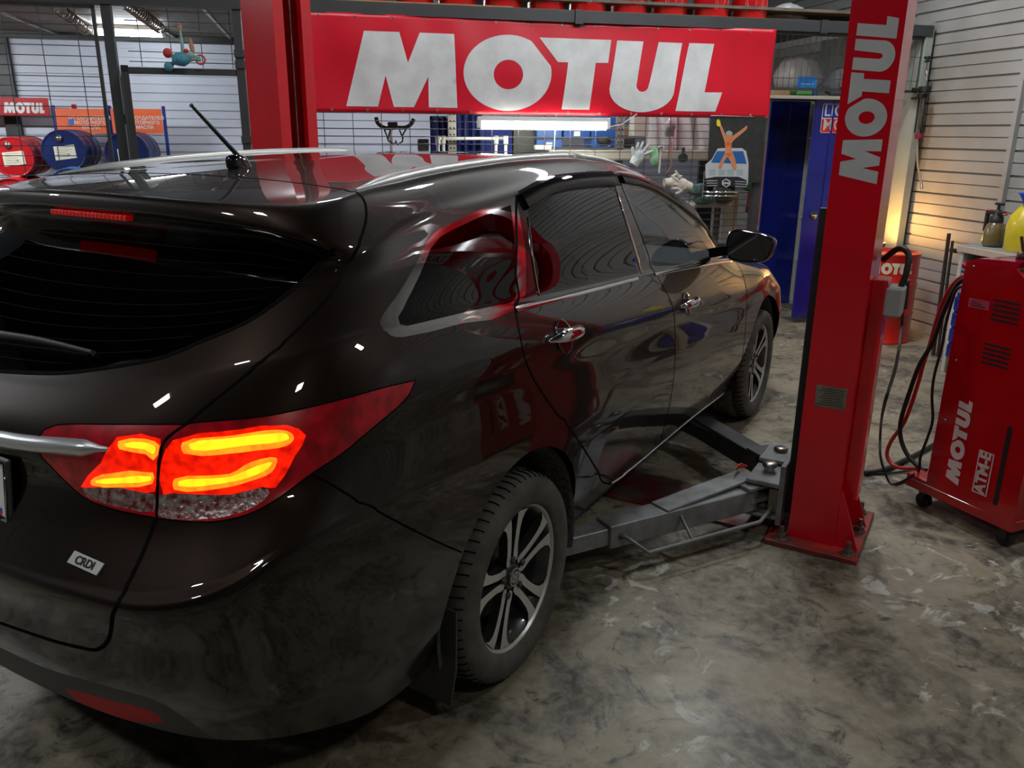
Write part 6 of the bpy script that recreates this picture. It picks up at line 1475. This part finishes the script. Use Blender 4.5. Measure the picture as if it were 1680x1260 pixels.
# lettering climbs the face
a=MPT(1572,797);b=MPT(1605,662); hgt=abs(MPT(1572,797)[0]-MPT(1546,788)[0])
LM=Matrix(((0,-1,0,a[0]),(0,0,-yv,-.0016*yv),(1,0,0,a[1]),(0,0,0,1)))
sx=(b[1]-a[1])/WORDW
q=MB(); q2=MB(); q2.T=LM@Matrix.Diagonal((sx,.062,1,1)); word(q2,q2.T if False else Matrix.Identity(4),-.0003,.0008); q2.build('white_lettering',mat('print_pale',(.60,.50,.48),rough=.5),mc)
A1=MPT(1611,818);A2=MPT(1636,745)
lx=MPT(1608,800)[0]; zA=MPT(1604,806)[1]; zB=MPT(1618,744)[1]; zc=(zA+zB)/2+.0; cx_=MPT(1613,777)[0]
LM2=Matrix(((0,-1,0,cx_),(0,0,-yv,-.0018*yv),(1,0,0,zc),(0,0,0,1)))
textmesh('model_lettering','ATM-E',.062,mat('print_pale',(.60,.50,.48),rough=.5),mc,LM2,bold=.0022)
q=MB(); q.T=LM2; hw,hh=(zB-zA)/2+.008,.033
q.prism([(-hw,-hh),(hw,-hh),(hw,hh),(-hw,hh)],-.0003,.0006,None,[[(-hw+.005,-hh+.005),(hw-.005,-hh+.005),(hw-.005,hh-.005),(-hw+.005,hh-.005)]]); q.build('lettering_frame',mat('print_pale',(.60,.50,.48)),mc)
s0=MPT(1655,703);s1=MPT(1626,822); q=MB(); xx=(s0[0]+s1[0])/2+.012; q.prism(arc(0,s1[1],.010,180,360,8)+arc(0,s0[1],.010,0,180,8),-.002,.0015,frame((xx,0,0),(1,0,0),(0,0,1),(0,-yv,0))); q.build('level_slot',VB,mc)
for (x,y) in ((1598,437),(1569,591),(1551,689)):
    c=MPT(x,y); q=MB(); q.lathe([(.005,0),(.004,.003),(0,.004)],8,(c[0],0,c[1]),(0,-yv,0)); q.build('screw',STEEL,mc)
q=MB()
for k in range(9): q.box(Wm-.002,Wm+.003,*sorted(((.08)*yv,(D-.08)*yv)),.16+.03*k,.175+.03*k)
q.build('side_vent',WHITEP,mc)
for k,(x,y) in enumerate(((.07,.05),(Wm-.05,.05),(.07,D-.05),(Wm-.05,D-.05))):
    cs=bpy.data.objects.new('castor',None); COL.objects.link(cs); cs.parent=mc; cs.location=(x,y*yv,0)
    q=MB(); q.cyl((0,-.014,.032),(0,.014,.032),.032,seg=22); q.build('wheel',BLACKR,cs)
    q=MB(); q.box(-.022,.022,-.022,.022,.068,.086,.003); q.box(-.014,.014,-.022,-.016,.03,.07); q.box(-.014,.014,.016,.022,.03,.07); q.build('fork',mat('fork_dark',(.05,.05,.05),metal=.7,rough=.4),cs)
q=MB(); q.lathe([(.02,0),(.024,.004),(.02,.03),(.006,.034)],14); q.tube([(0,0,.03),(-.01,0,.06),(-.02,0,.09)],.006,6); h_=Vector((XL+.16,.10*yv,ZTp+.022)); q.v=[v+h_ for v in q.v]; q.build('dark_knob',mat('knob_maroon',(.05,.005,.01),rough=.4),mc)
# hoses between the machine and the floor
def HP(x,y,off=.12):
    d=ray(x,y); p0=Aw+nd_*off; t=((p0-CAMP).dot(nd_))/d.dot(nd_); P=CAMP+d*t
    if P.z<.012: P=WP(x,y,2,.012)
    return P
def hose(name,label,pts,r_,m_,off=.12,n=5):
    P=[tuple(HP(x,y,off)) for x,y in pts]; P=smooth(P,n); o=Vector(P[len(P)//2]); mb=MB(); mb.tube([Vector(p)-o for p in P],r_,10); ob=mb.build(name,m_,loc=o); return tag(ob,label,'hose')
hose('red_hose','red hose hanging from the machine in a long curve to its base',((1586,452),(1572,458),(1556,478),(1540,515),(1527,560),(1514,600),(1506,630),(1485,690),(1463,722),(1455,745),(1464,762),(1485,769),(1512,769)),.009,mat('hose_red',(.50,.012,.010),rough=.35,coat=.3),.14)
hose('black_hose','thick black hose hanging in front of the red one',((1594,454),(1575,462),(1560,485),(1545,520),(1530,562),(1508,600),(1490,650),(1478,690),(1478,720),(1490,748),(1510,768),(1520,772)),.010,BLACKR,.10)
hose('thin_black_hose','thin black hose hanging nearest to the machine body',((1588,468),(1570,474),(1562,495),(1552,530),(1545,570),(1533,615),(1529,650),(1530,690),(1521,720),(1510,750),(1507,772),(1490,788),(1470,796)),.006,BLACKR,.06)
P=[WP(1482,480,1,-1.69),WP(1481,500,1,-1.69),WP(1479,540,1,-1.69),WP(1470,600,1,-1.72),WP(1452,660,1,-1.72)]
pc=[tuple(p) for p in P]+[tuple(HP(x,y,-.05)) for x,y in ((1445,700),(1444,745),(1452,775),(1462,794),(1480,790),(1500,778))]
pc=smooth(pc,5); o=Vector(pc[20]); mb=MB(); mb.tube([Vector(p)-o for p in pc],.0055,8); tag(mb.build('mains_cable',BLACKR,loc=o),'thin black power cord hanging from the grey switch box to the floor','cord')
mb=MB(); a=WP(1484,480,1,-1.69); mb.cyl((0,0,-.06),(0,0,.03),.018,.013,12); mb.box(-.02,.02,-.012,.012,.02,.05,.004); tag(mb.build('power_plug',BLACKR,loc=a),'black plug on the side of the grey switch box','plug')
pts=[WP(x,y,2,.014) for x,y in ((1418,776),(1450,771),(1480,757),(1510,742),(1545,722),(1580,700))]; o=pts[2]; mb=MB(); mb.tube([p-o for p in smooth([tuple(p) for p in pts],4) for p in [Vector(p)]],.012,8); tag(mb.build('floor_cable',BLACKR,loc=o),'thick black cable lying straight across the floor behind the red machine','cable')
pts=[WP(x,y,2,.008) for x,y in ((1420,776),(1450,777),(1478,774),(1500,771))]; o=pts[2]; mb=MB(); mb.tube([Vector(p)-o for p in smooth([tuple(p) for p in pts],4)],.005,8); tag(mb.build('floor_cable',BLACKR,loc=o),'thin black cable lying on the floor beside the thick one','cable')
